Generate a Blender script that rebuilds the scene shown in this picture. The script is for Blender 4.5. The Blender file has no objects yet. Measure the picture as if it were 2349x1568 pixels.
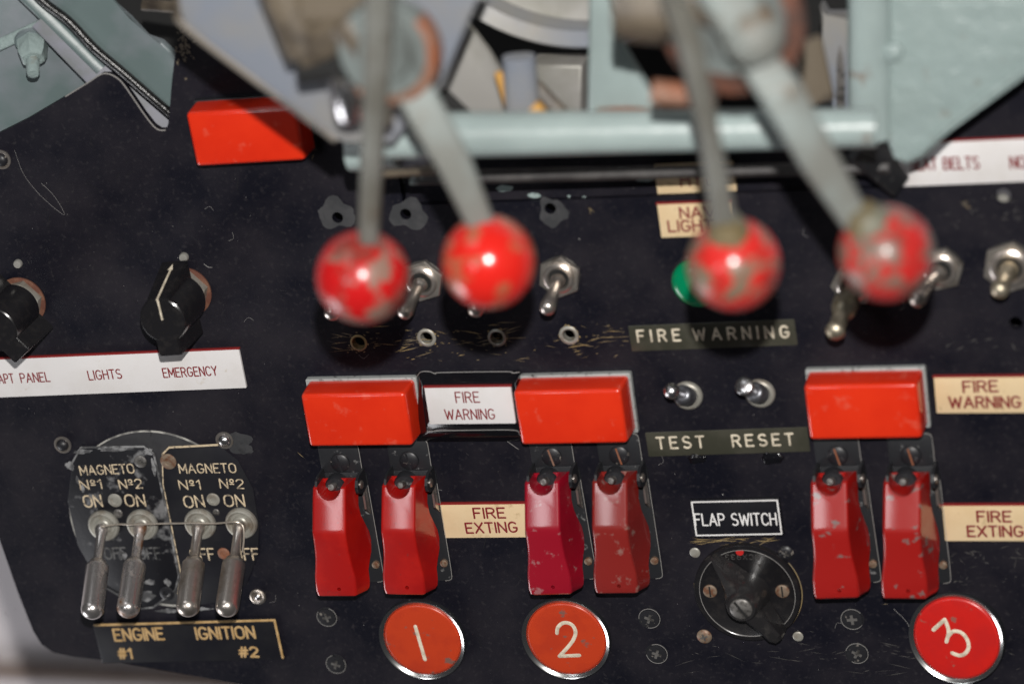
import bpy, bmesh, math, random
from mathutils import Vector, Matrix
random.seed(7)
S = 0.001                                   # every length below is in millimetres
scene = bpy.context.scene
COL = scene.collection

# ------------------------------------------------------------------ camera
FPX, CX, CY, ZC = 7889.0, 1174.5, 784.0, 1262.0     # focal length in px of a 2349 px wide picture
AX = Vector((0.95706788, -0.03017809, -0.28828866))
AY = Vector((0.14548159, 0.91023724, 0.38768965))
AN = Vector((0.25071135, -0.41298601, 0.87554919))
def c2w(v):
    return Vector((v.dot(AX), -v.dot(AY), -v.dot(AN)))
CAM = -ZC * c2w(Vector((0, 0, 1)))
cam_d = bpy.data.cameras.new('camera'); cam = bpy.data.objects.new('camera', cam_d); COL.objects.link(cam)
r_, u_, b_ = c2w(Vector((1, 0, 0))), c2w(Vector((0, -1, 0))), c2w(Vector((0, 0, -1)))
cam.matrix_world = Matrix(((r_.x, u_.x, b_.x, CAM.x * S), (r_.y, u_.y, b_.y, CAM.y * S), (r_.z, u_.z, b_.z, CAM.z * S), (0, 0, 0, 1)))
cam_d.sensor_width = 36; cam_d.lens = FPX / 2349 * 36
cam_d.clip_start = 0.02; cam_d.clip_end = 60
cam_d.dof.use_dof = True; cam_d.dof.focus_distance = 1.300; cam_d.dof.aperture_fstop = 5.4
scene.camera = cam

# ------------------------------------------------------------------ light
world = bpy.data.worlds.new('World'); scene.world = world; world.use_nodes = True
bg = world.node_tree.nodes['Background']; bg.inputs[0].default_value = (0.95, 0.97, 1.0, 1); bg.inputs[1].default_value = 0.03
def area(name, loc, target, size, power, color=(1, 1, 1), size_y=None):
    l = bpy.data.lights.new(name, 'AREA'); l.energy = power; l.color = color
    l.shape = 'RECTANGLE' if size_y else 'DISK'; l.size = size
    if size_y: l.size_y = size_y
    o = bpy.data.objects.new(name, l); COL.objects.link(o)
    loc = Vector(loc) * S; target = Vector(target) * S
    o.location = loc; o.rotation_euler = (target - loc).to_track_quat('-Z', 'Y').to_euler()
    return o
area('flash_lamp', CAM + u_ * 99 + r_ * 3, (0, 0, 0), 0.020, 16.6, (1, 0.97, 0.93))
area('facet_softbox', (-430, 380, 1330), (0, 0, 0), 0.25, 1.75, (0.97, 0.98, 1.0), 0.28)  # added softbox, unseen: puts a sheen on the guards' upper facets
area('bevel_strip_lamp', (-400, 1200, 560), (0, 0, 0), 0.5, 1.1, (0.96, 0.98, 1.0), 0.4)  # added strip lamp, unseen: draws highlights along the light box bevels
area('lower_left_fill', (-1150, -900, 250), (-300, -260, -350), 0.5, 6.5, (0.97, 0.97, 1.0), 0.5)  # added fill lamp, unseen: brightens the wall and the chrome button rims
scene.view_settings.view_transform = 'Standard'; scene.view_settings.look = 'None'
scene.view_settings.exposure = 0.0; scene.view_settings.gamma = 1.0
scene.render.engine = 'CYCLES'
scene.cycles.use_denoising = True
scene.cycles.max_bounces = 6

# ------------------------------------------------------------------ picture point -> place
def P3(px, py, h=0.0):
    d = c2w(Vector(((px - CX) / FPX, (py - CY) / FPX, 1)))
    t = (h - CAM.z) / d.z
    return CAM + d * t
def W(px, py, h=0.0):
    p = P3(px, py, h); return Vector((p.x, p.y))
def fitrect(c, h):
    tl, tr, br, bl = [W(x, y, h) for x, y in c]
    ce = (tl + tr + br + bl) / 4
    ax = ((tr - tl) + (br - bl)) / 2
    ay = ((tl - bl) + (tr - br)) / 2
    return ce, ax.length, ay.length, math.atan2(ax.y, ax.x)

# ------------------------------------------------------------------ materials
def mk(name, c1, rough=0.5, metal=0.0, c2=None, scale=60, lo=0.45, hi=0.6, bump=0.0, bscale=400, rough2=None, metal2=None,
       spec=0.5, coat=0.0, detail=4.0, c3=None, scale3=500, lo3=0.62, hi3=0.68, stretch=(1, 1, 1), aniso=0, seed=True, trans=0.0, sss=0.0, coat_rough=0.12, coat_ior=1.5):
    m = bpy.data.materials.new(name); m.use_nodes = True
    nt = m.node_tree; N = nt.nodes; L = nt.links
    b = N['Principled BSDF']
    b.inputs['Base Color'].default_value = (*c1, 1); b.inputs['Roughness'].default_value = rough
    b.inputs['Metallic'].default_value = metal; b.inputs['Specular IOR Level'].default_value = spec
    b.inputs['Coat Weight'].default_value = coat; b.inputs['Coat Roughness'].default_value = coat_rough; b.inputs['Coat IOR'].default_value = coat_ior
    b.inputs['Transmission Weight'].default_value = trans
    if sss:
        b.inputs['Subsurface Weight'].default_value = sss; b.inputs['Subsurface Radius'].default_value = (0.004, 0.001, 0.0005)
        b.inputs['Subsurface Scale'].default_value = 1.0
    if aniso: b.inputs['Anisotropic'].default_value = aniso
    tc = N.new('ShaderNodeTexCoord')
    vec = tc.outputs['Object']
    if seed:
        oi = N.new('ShaderNodeObjectInfo'); ad = N.new('ShaderNodeVectorMath'); ad.operation = 'ADD'
        L.new(vec, ad.inputs[0]); L.new(oi.outputs['Random'], ad.inputs[1]); vec = ad.outputs[0]
    if stretch != (1, 1, 1):
        mp = N.new('ShaderNodeMapping'); mp.inputs['Scale'].default_value = stretch
        L.new(vec, mp.inputs[0]); vec = mp.outputs[0]
    def noise(sc, det=detail, ro=0.6):
        n = N.new('ShaderNodeTexNoise'); n.inputs['Scale'].default_value = sc; n.inputs['Detail'].default_value = det
        n.inputs['Roughness'].default_value = ro; L.new(vec, n.inputs['Vector']); return n.outputs['Fac']
    def ramp(f, a, bb):
        r = N.new('ShaderNodeMapRange'); r.inputs[1].default_value = a; r.inputs[2].default_value = bb; L.new(f, r.inputs[0]); return r.outputs[0]
    col = None
    if c2:
        f = ramp(noise(scale), lo, hi)
        mx = N.new('ShaderNodeMix'); mx.data_type = 'RGBA'; mx.inputs[6].default_value = (*c1, 1); mx.inputs[7].default_value = (*c2, 1)
        L.new(f, mx.inputs[0]); col = mx.outputs[2]
        if rough2 is not None:
            mr = N.new('ShaderNodeMix'); mr.inputs[2].default_value = rough; mr.inputs[3].default_value = rough2
            L.new(f, mr.inputs[0]); L.new(mr.outputs[0], b.inputs['Roughness'])
        if metal2 is not None:
            mm = N.new('ShaderNodeMix'); mm.inputs[2].default_value = metal; mm.inputs[3].default_value = metal2
            L.new(f, mm.inputs[0]); L.new(mm.outputs[0], b.inputs['Metallic'])
    if c3:
        f3 = ramp(noise(scale3, 3), lo3, hi3)
        mx = N.new('ShaderNodeMix'); mx.data_type = 'RGBA'; mx.inputs[7].default_value = (*c3, 1)
        if col: L.new(col, mx.inputs[6])
        else: mx.inputs[6].default_value = (*c1, 1)
        L.new(f3, mx.inputs[0]); col = mx.outputs[2]
    if col: L.new(col, b.inputs['Base Color'])
    if bump:
        bp = N.new('ShaderNodeBump'); bp.inputs['Strength'].default_value = 1.0; bp.inputs['Distance'].default_value = bump * S
        L.new(noise(bscale, 5), bp.inputs['Height']); L.new(bp.outputs[0], b.inputs['Normal'])
    return m
M = {}
M['panel'] = mk('panel_black', (0.0050, 0.0052, 0.0100), 0.46, c2=(0.0150, 0.0132, 0.0180), scale=34, lo=0.36, hi=0.66, bump=0.10, bscale=900, rough2=0.60, spec=0.16,
                c3=(0.024, 0.022, 0.026), scale3=520, lo3=0.56, hi3=0.76)
M['plate'] = mk('plate_black', (0.007, 0.007, 0.010), 0.42, c2=(0.17, 0.17, 0.175), scale=105, lo=0.56, hi=0.66, bump=0.05, bscale=700)
M['bracket'] = mk('bracket_black', (0.016, 0.017, 0.02), 0.45, c2=(0.16, 0.16, 0.16), scale=260, lo=0.64, hi=0.72, bump=0.05, bscale=900)
M['knob'] = mk('bakelite', (0.011, 0.0105, 0.012), 0.24, bump=0.015, bscale=1500, c3=(0.028, 0.025, 0.024), scale3=300, lo3=0.5, hi3=0.9, spec=0.6, coat=0.4)
M['cap'] = mk('red_lens', (0.74, 0.034, 0.008), 0.24, c2=(0.66, 0.024, 0.006), scale=40, lo=0.35, hi=0.7, c3=(0.70, 0.11, 0.065), scale3=150, lo3=0.60, hi3=0.82, spec=0.5, coat=0.5)
M['bezel'] = mk('bezel_grey', (0.42, 0.44, 0.43), 0.45, 0.3, c2=(0.10, 0.10, 0.10), scale=500, lo=0.55, hi=0.7)
M['red_a'] = mk('guard_bright_red', (0.36, 0.004, 0.003), 0.50, c2=(0.42, 0.007, 0.004), scale=60, bump=0.012, bscale=3000, c3=(0.22, 0.02, 0.018), scale3=350, lo3=0.64, hi3=0.78, spec=0.25, coat=0.9, coat_rough=0.17, coat_ior=1.62)
M['red_b'] = mk('guard_crimson', (0.30, 0.005, 0.018), 0.35, c2=(0.34, 0.12, 0.13), scale=190, lo=0.62, hi=0.67, bump=0.01, bscale=2000, spec=0.25, coat=0.9, coat_rough=0.17, coat_ior=1.62)
M['red_c'] = mk('guard_faded_red', (0.23, 0.014, 0.011), 0.48, c2=(0.28, 0.13, 0.11), scale=170, lo=0.60, hi=0.68, bump=0.01, bscale=2000, spec=0.25, coat=0.9, coat_rough=0.17, coat_ior=1.62)
M['red_d'] = mk('guard_chipped_red', (0.34, 0.008, 0.006), 0.48, c2=(0.20, 0.13, 0.12), scale=150, lo=0.615, hi=0.65, bump=0.01, bscale=2000, spec=0.25, coat=0.9, coat_rough=0.17, coat_ior=1.62)
M['white_label'] = mk('white_laminate', (0.74, 0.72, 0.72), 0.35, c2=(0.66, 0.63, 0.61), scale=40, lo=0.45, hi=0.75, c3=(0.48, 0.38, 0.24), scale3=150, lo3=0.66, hi3=0.80)
M['cream_label'] = mk('cream_laminate', (0.74, 0.57, 0.35), 0.38, c2=(0.66, 0.48, 0.27), scale=45, lo=0.45, hi=0.75, c3=(0.40, 0.28, 0.14), scale3=220, lo3=0.62, hi3=0.78)
M['black_label'] = mk('black_laminate', (0.008, 0.008, 0.012), 0.40, c2=(0.012, 0.012, 0.015), scale=60)
M['dymo'] = mk('tape_olive', (0.044, 0.044, 0.032), 0.30, c2=(0.060, 0.058, 0.044), scale=60)
M['ink_red'] = mk('ink_dark_red', (0.20, 0.010, 0.014), 0.5)
M['ink_cream'] = mk('ink_cream', (0.74, 0.66, 0.52), 0.5, c2=(0.5, 0.44, 0.34), scale=300)
M['ink_white'] = mk('ink_white', (0.78, 0.77, 0.76), 0.5)
M['ink_gold'] = mk('ink_gold', (0.55, 0.36, 0.16), 0.5, c2=(0.42, 0.26, 0.10), scale=300)
M['ink_plate'] = mk('ink_aged', (0.62, 0.50, 0.34), 0.6, c2=(0.16, 0.13, 0.10), scale=420, lo=0.5, hi=0.62)
M['ink_faint'] = mk('ink_rubbed', (0.10, 0.10, 0.10), 0.6, c2=(0.02, 0.02, 0.02), scale=300)
M['edge_red'] = mk('edge_dark_red', (0.25, 0.02, 0.02), 0.4)
M['chrome'] = mk('chrome', (0.74, 0.73, 0.74), 0.26, 1.0, c2=(0.55, 0.50, 0.46), scale=200, lo=0.5, hi=0.8, rough2=0.3)
M['chrome_soft'] = mk('chrome_soft', (0.85, 0.85, 0.84), 0.20, 1.0)
M['nickel'] = mk('nickel_worn', (0.70, 0.64, 0.59), 0.29, 0.93, c2=(0.34, 0.28, 0.22), scale=160, lo=0.45, hi=0.75, rough2=0.42, bump=0.02, bscale=900)
M['steel'] = mk('steel_lever', (0.70, 0.66, 0.64), 0.27, 0.93, c2=(0.20, 0.10, 0.055), scale=110, lo=0.54, hi=0.68, rough2=0.55, metal2=0.5, bump=0.02, bscale=900)
M['brass'] = mk('brass_dull', (0.64, 0.57, 0.44), 0.42, 0.9, c2=(0.40, 0.35, 0.25), scale=160)
M['collar'] = mk('collar_grey', (0.36, 0.35, 0.31), 0.42, 0.35, c2=(0.22, 0.18, 0.14), scale=150, lo=0.48, hi=0.7)
M['rust'] = mk('rust', (0.115, 0.040, 0.024), 0.8, c2=(0.16, 0.07, 0.04), scale=250, bump=0.05, bscale=1200)
M['rust_light'] = mk('rust_light', (0.25, 0.085, 0.038), 0.6, 0.1, c2=(0.24, 0.16, 0.12), scale=60, lo=0.4, hi=0.65)
M['screw_black'] = mk('screw_black', (0.014, 0.014, 0.017), 0.42, c2=(0.20, 0.18, 0.16), scale=420, lo=0.62, hi=0.70, rough2=0.35)
M['screw_grey'] = mk('screw_grey', (0.22, 0.21, 0.20), 0.45, 0.6, c2=(0.08, 0.075, 0.07), scale=350)
M['screw_rust'] = mk('screw_rusty', (0.24, 0.18, 0.13), 0.5, 0.3, c2=(0.17, 0.075, 0.04), scale=400)
M['dark'] = mk('dark_void', (0.006, 0.006, 0.006), 0.8)
M['paint'] = mk('paint_grey_green', (0.29, 0.36, 0.35), 0.28, c2=(0.25, 0.315, 0.31), scale=22, lo=0.35, hi=0.7, bump=1.3, bscale=190, c3=(0.20, 0.19, 0.16), scale3=90, lo3=0.64, hi3=0.72)
M['paint_pale'] = mk('paint_pale_green', (0.34, 0.415, 0.405), 0.32, c2=(0.27, 0.33, 0.325), scale=26, lo=0.35, hi=0.7, bump=0.3, bscale=120, c3=(0.20, 0.15, 0.12), scale3=70, lo3=0.66, hi3=0.74)
M['paint_dull'] = mk('paint_dull_green', (0.12, 0.16, 0.16), 0.38, c2=(0.20, 0.215, 0.24), scale=24, lo=0.45, hi=0.7, bump=0.15, bscale=150)
M['paint_lilac'] = mk('paint_lilac_grey', (0.20, 0.22, 0.26), 0.40, c2=(0.25, 0.24, 0.22), scale=24, lo=0.4, hi=0.65, bump=0.1, bscale=150)
M['alu'] = mk('bare_aluminium', (0.36, 0.35, 0.33), 0.5, 0.35, c2=(0.26, 0.255, 0.22), scale=40, lo=0.4, hi=0.65, bump=0.05, bscale=300)
M['beige'] = mk('greasy_beige', (0.13, 0.105, 0.075), 0.45, c2=(0.03, 0.023, 0.018), scale=45, lo=0.45, hi=0.65, bump=0.1, bscale=200)
M['arm'] = mk('lever_paint', (0.19, 0.195, 0.178), 0.62, c2=(0.24, 0.275, 0.265), scale=30, lo=0.4, hi=0.6, c3=(0.14, 0.09, 0.05), scale3=55, lo3=0.60, hi3=0.72, bump=0.05, bscale=200)
M['arm_dark'] = mk('lever_grimy', (0.125, 0.122, 0.105), 0.55, c2=(0.19, 0.195, 0.18), scale=38, lo=0.42, hi=0.6, c3=(0.09, 0.06, 0.035), scale3=60, lo3=0.60, hi3=0.72)
M['ball_a'] = mk('ball_red_chipped', (0.52, 0.010, 0.011), 0.26, c2=(0.25, 0.15, 0.115), scale=120, lo=0.535, hi=0.575, rough2=0.45, coat=0.12, bump=0.10, bscale=160, detail=4, c3=(0.20, 0.035, 0.025), scale3=70, lo3=0.52, hi3=0.68)
M['ball_b'] = mk('ball_red_bright', (0.66, 0.018, 0.012), 0.20, c2=(0.40, 0.10, 0.05), scale=100, lo=0.50, hi=0.57, rough2=0.3, coat=0.3, detail=3)
M['ball_c'] = mk('ball_red_patchy', (0.58, 0.024, 0.020), 0.24, c2=(0.19, 0.14, 0.095), scale=125, lo=0.50, hi=0.55, rough2=0.4, coat=0.12, bump=0.10, bscale=160, detail=4, c3=(0.20, 0.035, 0.025), scale3=70, lo3=0.52, hi3=0.68)
M['ball_d'] = mk('ball_red_dull', (0.50, 0.024, 0.022), 0.24, c2=(0.17, 0.13, 0.10), scale=125, lo=0.515, hi=0.565, rough2=0.4, coat=0.12, bump=0.10, bscale=160, detail=4, c3=(0.20, 0.035, 0.025), scale3=70, lo3=0.52, hi3=0.68)
M['green'] = mk('green_lens', (0.0, 0.22, 0.09), 0.18, coat=0.3, c2=(0.0, 0.17, 0.07), scale=60)
M['btn_orange'] = mk('button_orange_red', (0.52, 0.048, 0.014), 0.30, c2=(0.46, 0.040, 0.014), scale=60, c3=(0.20, 0.10, 0.08), scale3=150, lo3=0.63, hi3=0.70)
M['btn_red'] = mk('button_red', (0.56, 0.014, 0.010), 0.30, c2=(0.50, 0.014, 0.012), scale=60, c3=(0.30, 0.09, 0.07), scale3=170, lo3=0.64, hi3=0.70)
M['wire'] = mk('lock_wire', (0.62, 0.55, 0.47), 0.35, 0.8)
M['scratch'] = mk('scratch_yellow', (0.33, 0.235, 0.10), 0.6, c2=(0.20, 0.16, 0.10), scale=100)
M['scuff'] = mk('scuff_grey', (0.070, 0.066, 0.062), 0.6, c2=(0.030, 0.028, 0.028), scale=160)
M['dust'] = mk('dust', (0.30, 0.29, 0.28), 0.8)
M['patch'] = mk('touch_up_grey', (0.030, 0.031, 0.034), 0.6, c2=(0.045, 0.045, 0.048), scale=150)
M['gloss_black'] = mk('gloss_black', (0.006, 0.006, 0.008), 0.14, bump=0.02, bscale=300)
M['neck'] = mk('neck_olive', (0.15, 0.115, 0.055), 0.5, c2=(0.17, 0.17, 0.13), scale=90)
M['hairline'] = mk('hairline_dark', (0.004, 0.004, 0.004), 0.6)
M['disc_grey'] = mk('disc_grey', (0.036, 0.036, 0.040), 0.5, c2=(0.05, 0.05, 0.053), scale=60)
M['cable'] = mk('cable_black', (0.008, 0.008, 0.008), 0.25, bump=0.25, bscale=500)
M['lilac_dark'] = mk('lilac_strip', (0.15, 0.155, 0.19), 0.5, c2=(0.12, 0.13, 0.14), scale=80)
M['lip'] = mk('lip_shaded', (0.022, 0.019, 0.019), 0.5, c2=(0.06, 0.055, 0.052), scale=60, lo=0.5, hi=0.7, c3=(0.20, 0.24, 0.235), scale3=70, lo3=0.66, hi3=0.70)  # near-black base stands in for shade under the bar; pale spots are chips
M['rust_dark'] = mk('rust_dark', (0.15, 0.052, 0.028), 0.6, c2=(0.06, 0.03, 0.022), scale=90, lo=0.4, hi=0.6)
M['hub'] = mk('hub_grimy', (0.16, 0.185, 0.18), 0.45, c2=(0.05, 0.05, 0.045), scale=60, lo=0.45, hi=0.62, stretch=(1, .3, 1))
M['nut'] = mk('nut_nickel', (0.56, 0.52, 0.47), 0.33, 0.9, c2=(0.28, 0.24, 0.20), scale=220, lo=0.5, hi=0.75)
M['sleeve'] = mk('sleeve_grey', (0.16, 0.165, 0.18), 0.3, 0.6, c2=(0.08, 0.08, 0.09), scale=200)
M['rim_wear'] = mk('rim_wear', (0.42, 0.41, 0.38), 0.5, c2=(0.16, 0.155, 0.15), scale=160, lo=0.45, hi=0.6)
M['knob_bar'] = mk('bakelite_worn', (0.020, 0.019, 0.020), 0.27, c2=(0.05, 0.046, 0.044), scale=240, lo=0.55, hi=0.75, coat=0.4, bump=0.015, bscale=1500)
M['wall'] = mk('wall_lilac_white', (0.70, 0.66, 0.68), 0.8, c2=(0.66, 0.62, 0.64), scale=3)
M['wood'] = mk('brown_trim', (0.17, 0.12, 0.10), 0.6, c2=(0.30, 0.24, 0.21), scale=8)
M['orange'] = mk('orange_paint', (0.55, 0.29, 0.06), 0.5, c2=(0.45, 0.24, 0.06), scale=60)
M['smear_white'] = mk('chalky_wear', (0.24, 0.24, 0.245), 0.7, c2=(0.06, 0.06, 0.063), scale=260, lo=0.42, hi=0.58)
M['wear_glint'] = mk('edge_wear_glint', (0.27, 0.26, 0.25), 0.35)  # pale tone for worn edges and for painted highlight lines

# ------------------------------------------------------------------ mesh helpers (mm in, metres out)
def ob(name, bm, mat, parent=None, loc=None, smooth=True, ang=40):
    me = bpy.data.meshes.new(name)
    bmesh.ops.recalc_face_normals(bm, faces=bm.faces)
    for v in bm.verts: v.co *= S
    if smooth:
        for f in bm.faces: f.smooth = True
        for e in bm.edges:
            if len(e.link_faces) == 2 and e.calc_face_angle(0) > math.radians(ang): e.smooth = False
    bm.to_mesh(me); bm.free()
    me.materials.append(M[mat] if isinstance(mat, str) else mat)
    o = bpy.data.objects.new(name, me); COL.objects.link(o)
    if parent: o.parent = parent
    if loc is not None: o.location = Vector(loc) * S
    return o
def thing(name, label, cat, loc, rot=0.0, group=None):
    o = bpy.data.objects.new(name, None); COL.objects.link(o); o.empty_display_size = 0.005
    o.location = Vector((loc[0], loc[1], loc[2] if len(loc) > 2 else 0)) * S; o.rotation_euler = (0, 0, rot)
    o['label'] = label; o['category'] = cat
    if group: o['group'] = group
    return o
def tag(o, label, cat, group=None):
    o['label'] = label; o['category'] = cat
    if group: o['group'] = group
    return o
def dup(o, parent=None):
    c = o.copy(); COL.objects.link(c)
    if parent: c.parent = parent
    for ch in list(o.children): dup(ch, c)
    return c
def child(o, name):
    return [c for c in o.children if c.name.split('.')[0] == name]
def remat(o, mat):
    o.material_slots[0].link = 'OBJECT'; o.material_slots[0].material = M[mat]

def add_prism(bm, poly, z0, z1, bev=0.0, seg=2, taper=1.0):
    n = len(poly)
    cx = sum(p[0] for p in poly) / n; cy = sum(p[1] for p in poly) / n
    a = [bm.verts.new((p[0], p[1], z0)) for p in poly]
    b = [bm.verts.new((cx + (p[0] - cx) * taper, cy + (p[1] - cy) * taper, z1)) for p in poly]
    fs = [bm.faces.new(list(reversed(a))), bm.faces.new(b)]
    for i in range(n):
        fs.append(bm.faces.new((a[i], a[(i + 1) % n], b[(i + 1) % n], b[i])))
    if bev:
        es = [e for e in fs[1].edges]
        for i in range(n):
            e = bm.edges.get((a[i], b[i]))
            if e and e.calc_face_angle(0) > 0.6: es.append(e)
        bmesh.ops.bevel(bm, geom=list(set(es)), offset=bev, segments=seg, profile=0.5, affect='EDGES', clamp_overlap=True)
    return bm
def prism(poly, z0, z1, bev=0.0, seg=2, taper=1.0):
    return add_prism(bmesh.new(), poly, z0, z1, bev, seg, taper)
def rect(w, h): return [(-w / 2, -h / 2), (w / 2, -h / 2), (w / 2, h / 2), (-w / 2, h / 2)]
def rrect(w, h, r, n=4, cx=0, cy=0):
    o = []
    for (sx, sy, a0) in ((1, -1, -90), (1, 1, 0), (-1, 1, 90), (-1, -1, 180)):
        for k in range(n + 1):
            a = math.radians(a0 + 90 * k / n)
            o.append((cx + sx * (w / 2 - r) + r * math.cos(a), cy + sy * (h / 2 - r) + r * math.sin(a)))
    return o
def circ(r, n=32, cx=0, cy=0, ph=0):
    return [(cx + r * math.cos(2 * math.pi * k / n + ph), cy + r * math.sin(2 * math.pi * k / n + ph)) for k in range(n)]
def add_lathe(bm, prof, n=40, mtx=None):
    """prof: (radius, z) pairs from bottom to top; closes on the axis where radius is 0"""
    rings = []
    for r, z in prof:
        if r < 1e-6: ring = [bm.verts.new((0, 0, z))]
        else: ring = [bm.verts.new((r * math.cos(2 * math.pi * k / n), r * math.sin(2 * math.pi * k / n), z)) for k in range(n)]
        rings.append(ring)
    for a, b in zip(rings, rings[1:]):
        for k in range(n):
            k2 = (k + 1) % n
            if len(a) == 1 and len(b) == 1: continue
            if len(a) == 1: bm.faces.new((a[0], b[k2], b[k]))
            elif len(b) == 1: bm.faces.new((a[k], a[k2], b[0]))
            else: bm.faces.new((a[k], a[k2], b[k2], b[k]))
    if mtx is not None:
        bmesh.ops.transform(bm, matrix=mtx, verts=[v for r in rings for v in r])
    return bm
def lathe(prof, n=40, mtx=None): return add_lathe(bmesh.new(), prof, n, mtx)
def dome(r, z0, h, n=6): return [(r * math.cos(math.pi / 2 * k / n), z0 + h * math.sin(math.pi / 2 * k / n)) for k in range(n)] + [(0, z0 + h)]
def along(p0, p1):
    d = Vector(p1) - Vector(p0)
    return Matrix.Translation(Vector(p0)) @ d.to_track_quat('Z', 'Y').to_matrix().to_4x4()
def add_loft(bm, rings, cap=True):
    vs = [[bm.verts.new(p) for p in r] for r in rings]
    n = len(vs[0])
    for a, b in zip(vs, vs[1:]):
        for k in range(n): bm.faces.new((a[k], a[(k + 1) % n], b[(k + 1) % n], b[k]))
    if cap:
        bm.faces.new(list(reversed(vs[0]))); bm.faces.new(vs[-1])
    return bm
def add_tube(bm, pts, r, n=8):
    pts = [Vector(p) for p in pts]
    rings = []
    up = Vector((0, 0, 1))
    for i, p in enumerate(pts):
        t = (pts[min(i + 1, len(pts) - 1)] - pts[max(i - 1, 0)]).normalized()
        s = t.cross(up)
        if s.length < 1e-3: s = t.cross(Vector((0, 1, 0)))
        s.normalize(); q = s.cross(t)
        rr = r[i] if isinstance(r, (list, tuple)) else r
        rings.append([p + (s * math.cos(2 * math.pi * k / n) + q * math.sin(2 * math.pi * k / n)) * rr for k in range(n)])
    return add_loft(bm, rings)
def smooth_path(pts, sub=6):
    pts = [Vector(p) for p in pts]; out = []
    for i in range(len(pts) - 1):
        p0, p1, p2, p3 = pts[max(i - 1, 0)], pts[i], pts[i + 1], pts[min(i + 2, len(pts) - 1)]
        for k in range(sub):
            t = k / sub
            out.append(0.5 * ((2 * p1) + (p2 - p0) * t + (2 * p0 - 5 * p1 + 4 * p2 - p3) * t * t + (3 * p1 - p0 - 3 * p2 + p3) * t ** 3))
    out.append(pts[-1]); return out
def add_stroke(bm, pts, r, z, zf=0.35, n=8):
    """one pen stroke lying on a surface at height z: a low rounded bead"""
    pts = [Vector((p[0], p[1])) for p in pts]
    runs = [[pts[0]]]
    for i in range(1, len(pts)):
        runs[-1].append(pts[i])
        if i < len(pts) - 1:
            a = pts[i] - pts[i - 1]; b = pts[i + 1] - pts[i]
            if a.length and b.length and a.angle(b) > math.radians(40): runs.append([pts[i]])
    for run in runs:
        if len(run) < 2: continue
        rings = []
        t0 = (run[1] - run[0]).normalized(); t1 = (run[-1] - run[-2]).normalized()
        def ring(c, t, rr):
            s = Vector((-t.y, t.x))
            return [(c.x + s.x * rr * math.cos(2 * math.pi * k / n), c.y + s.y * rr * math.cos(2 * math.pi * k / n), z + rr * zf * math.sin(2 * math.pi * k / n)) for k in range(n)]
        rings.append(ring(run[0] - t0 * r * 0.95, t0, r * 0.3)); rings.append(ring(run[0] - t0 * r * 0.6, t0, r * 0.8))
        for i, p in enumerate(run):
            a = (p - run[i - 1]).normalized() if i else t0
            b = (run[i + 1] - p).normalized() if i < len(run) - 1 else t1
            t = (a + b); t = t.normalized() if t.length > 1e-6 else a
            rings.append(ring(p, t, r))
        rings.append(ring(run[-1] + t1 * r * 0.6, t1, r * 0.8)); rings.append(ring(run[-1] + t1 * r * 0.95, t1, r * 0.3))
        add_loft(bm, rings)
    return bm

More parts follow.
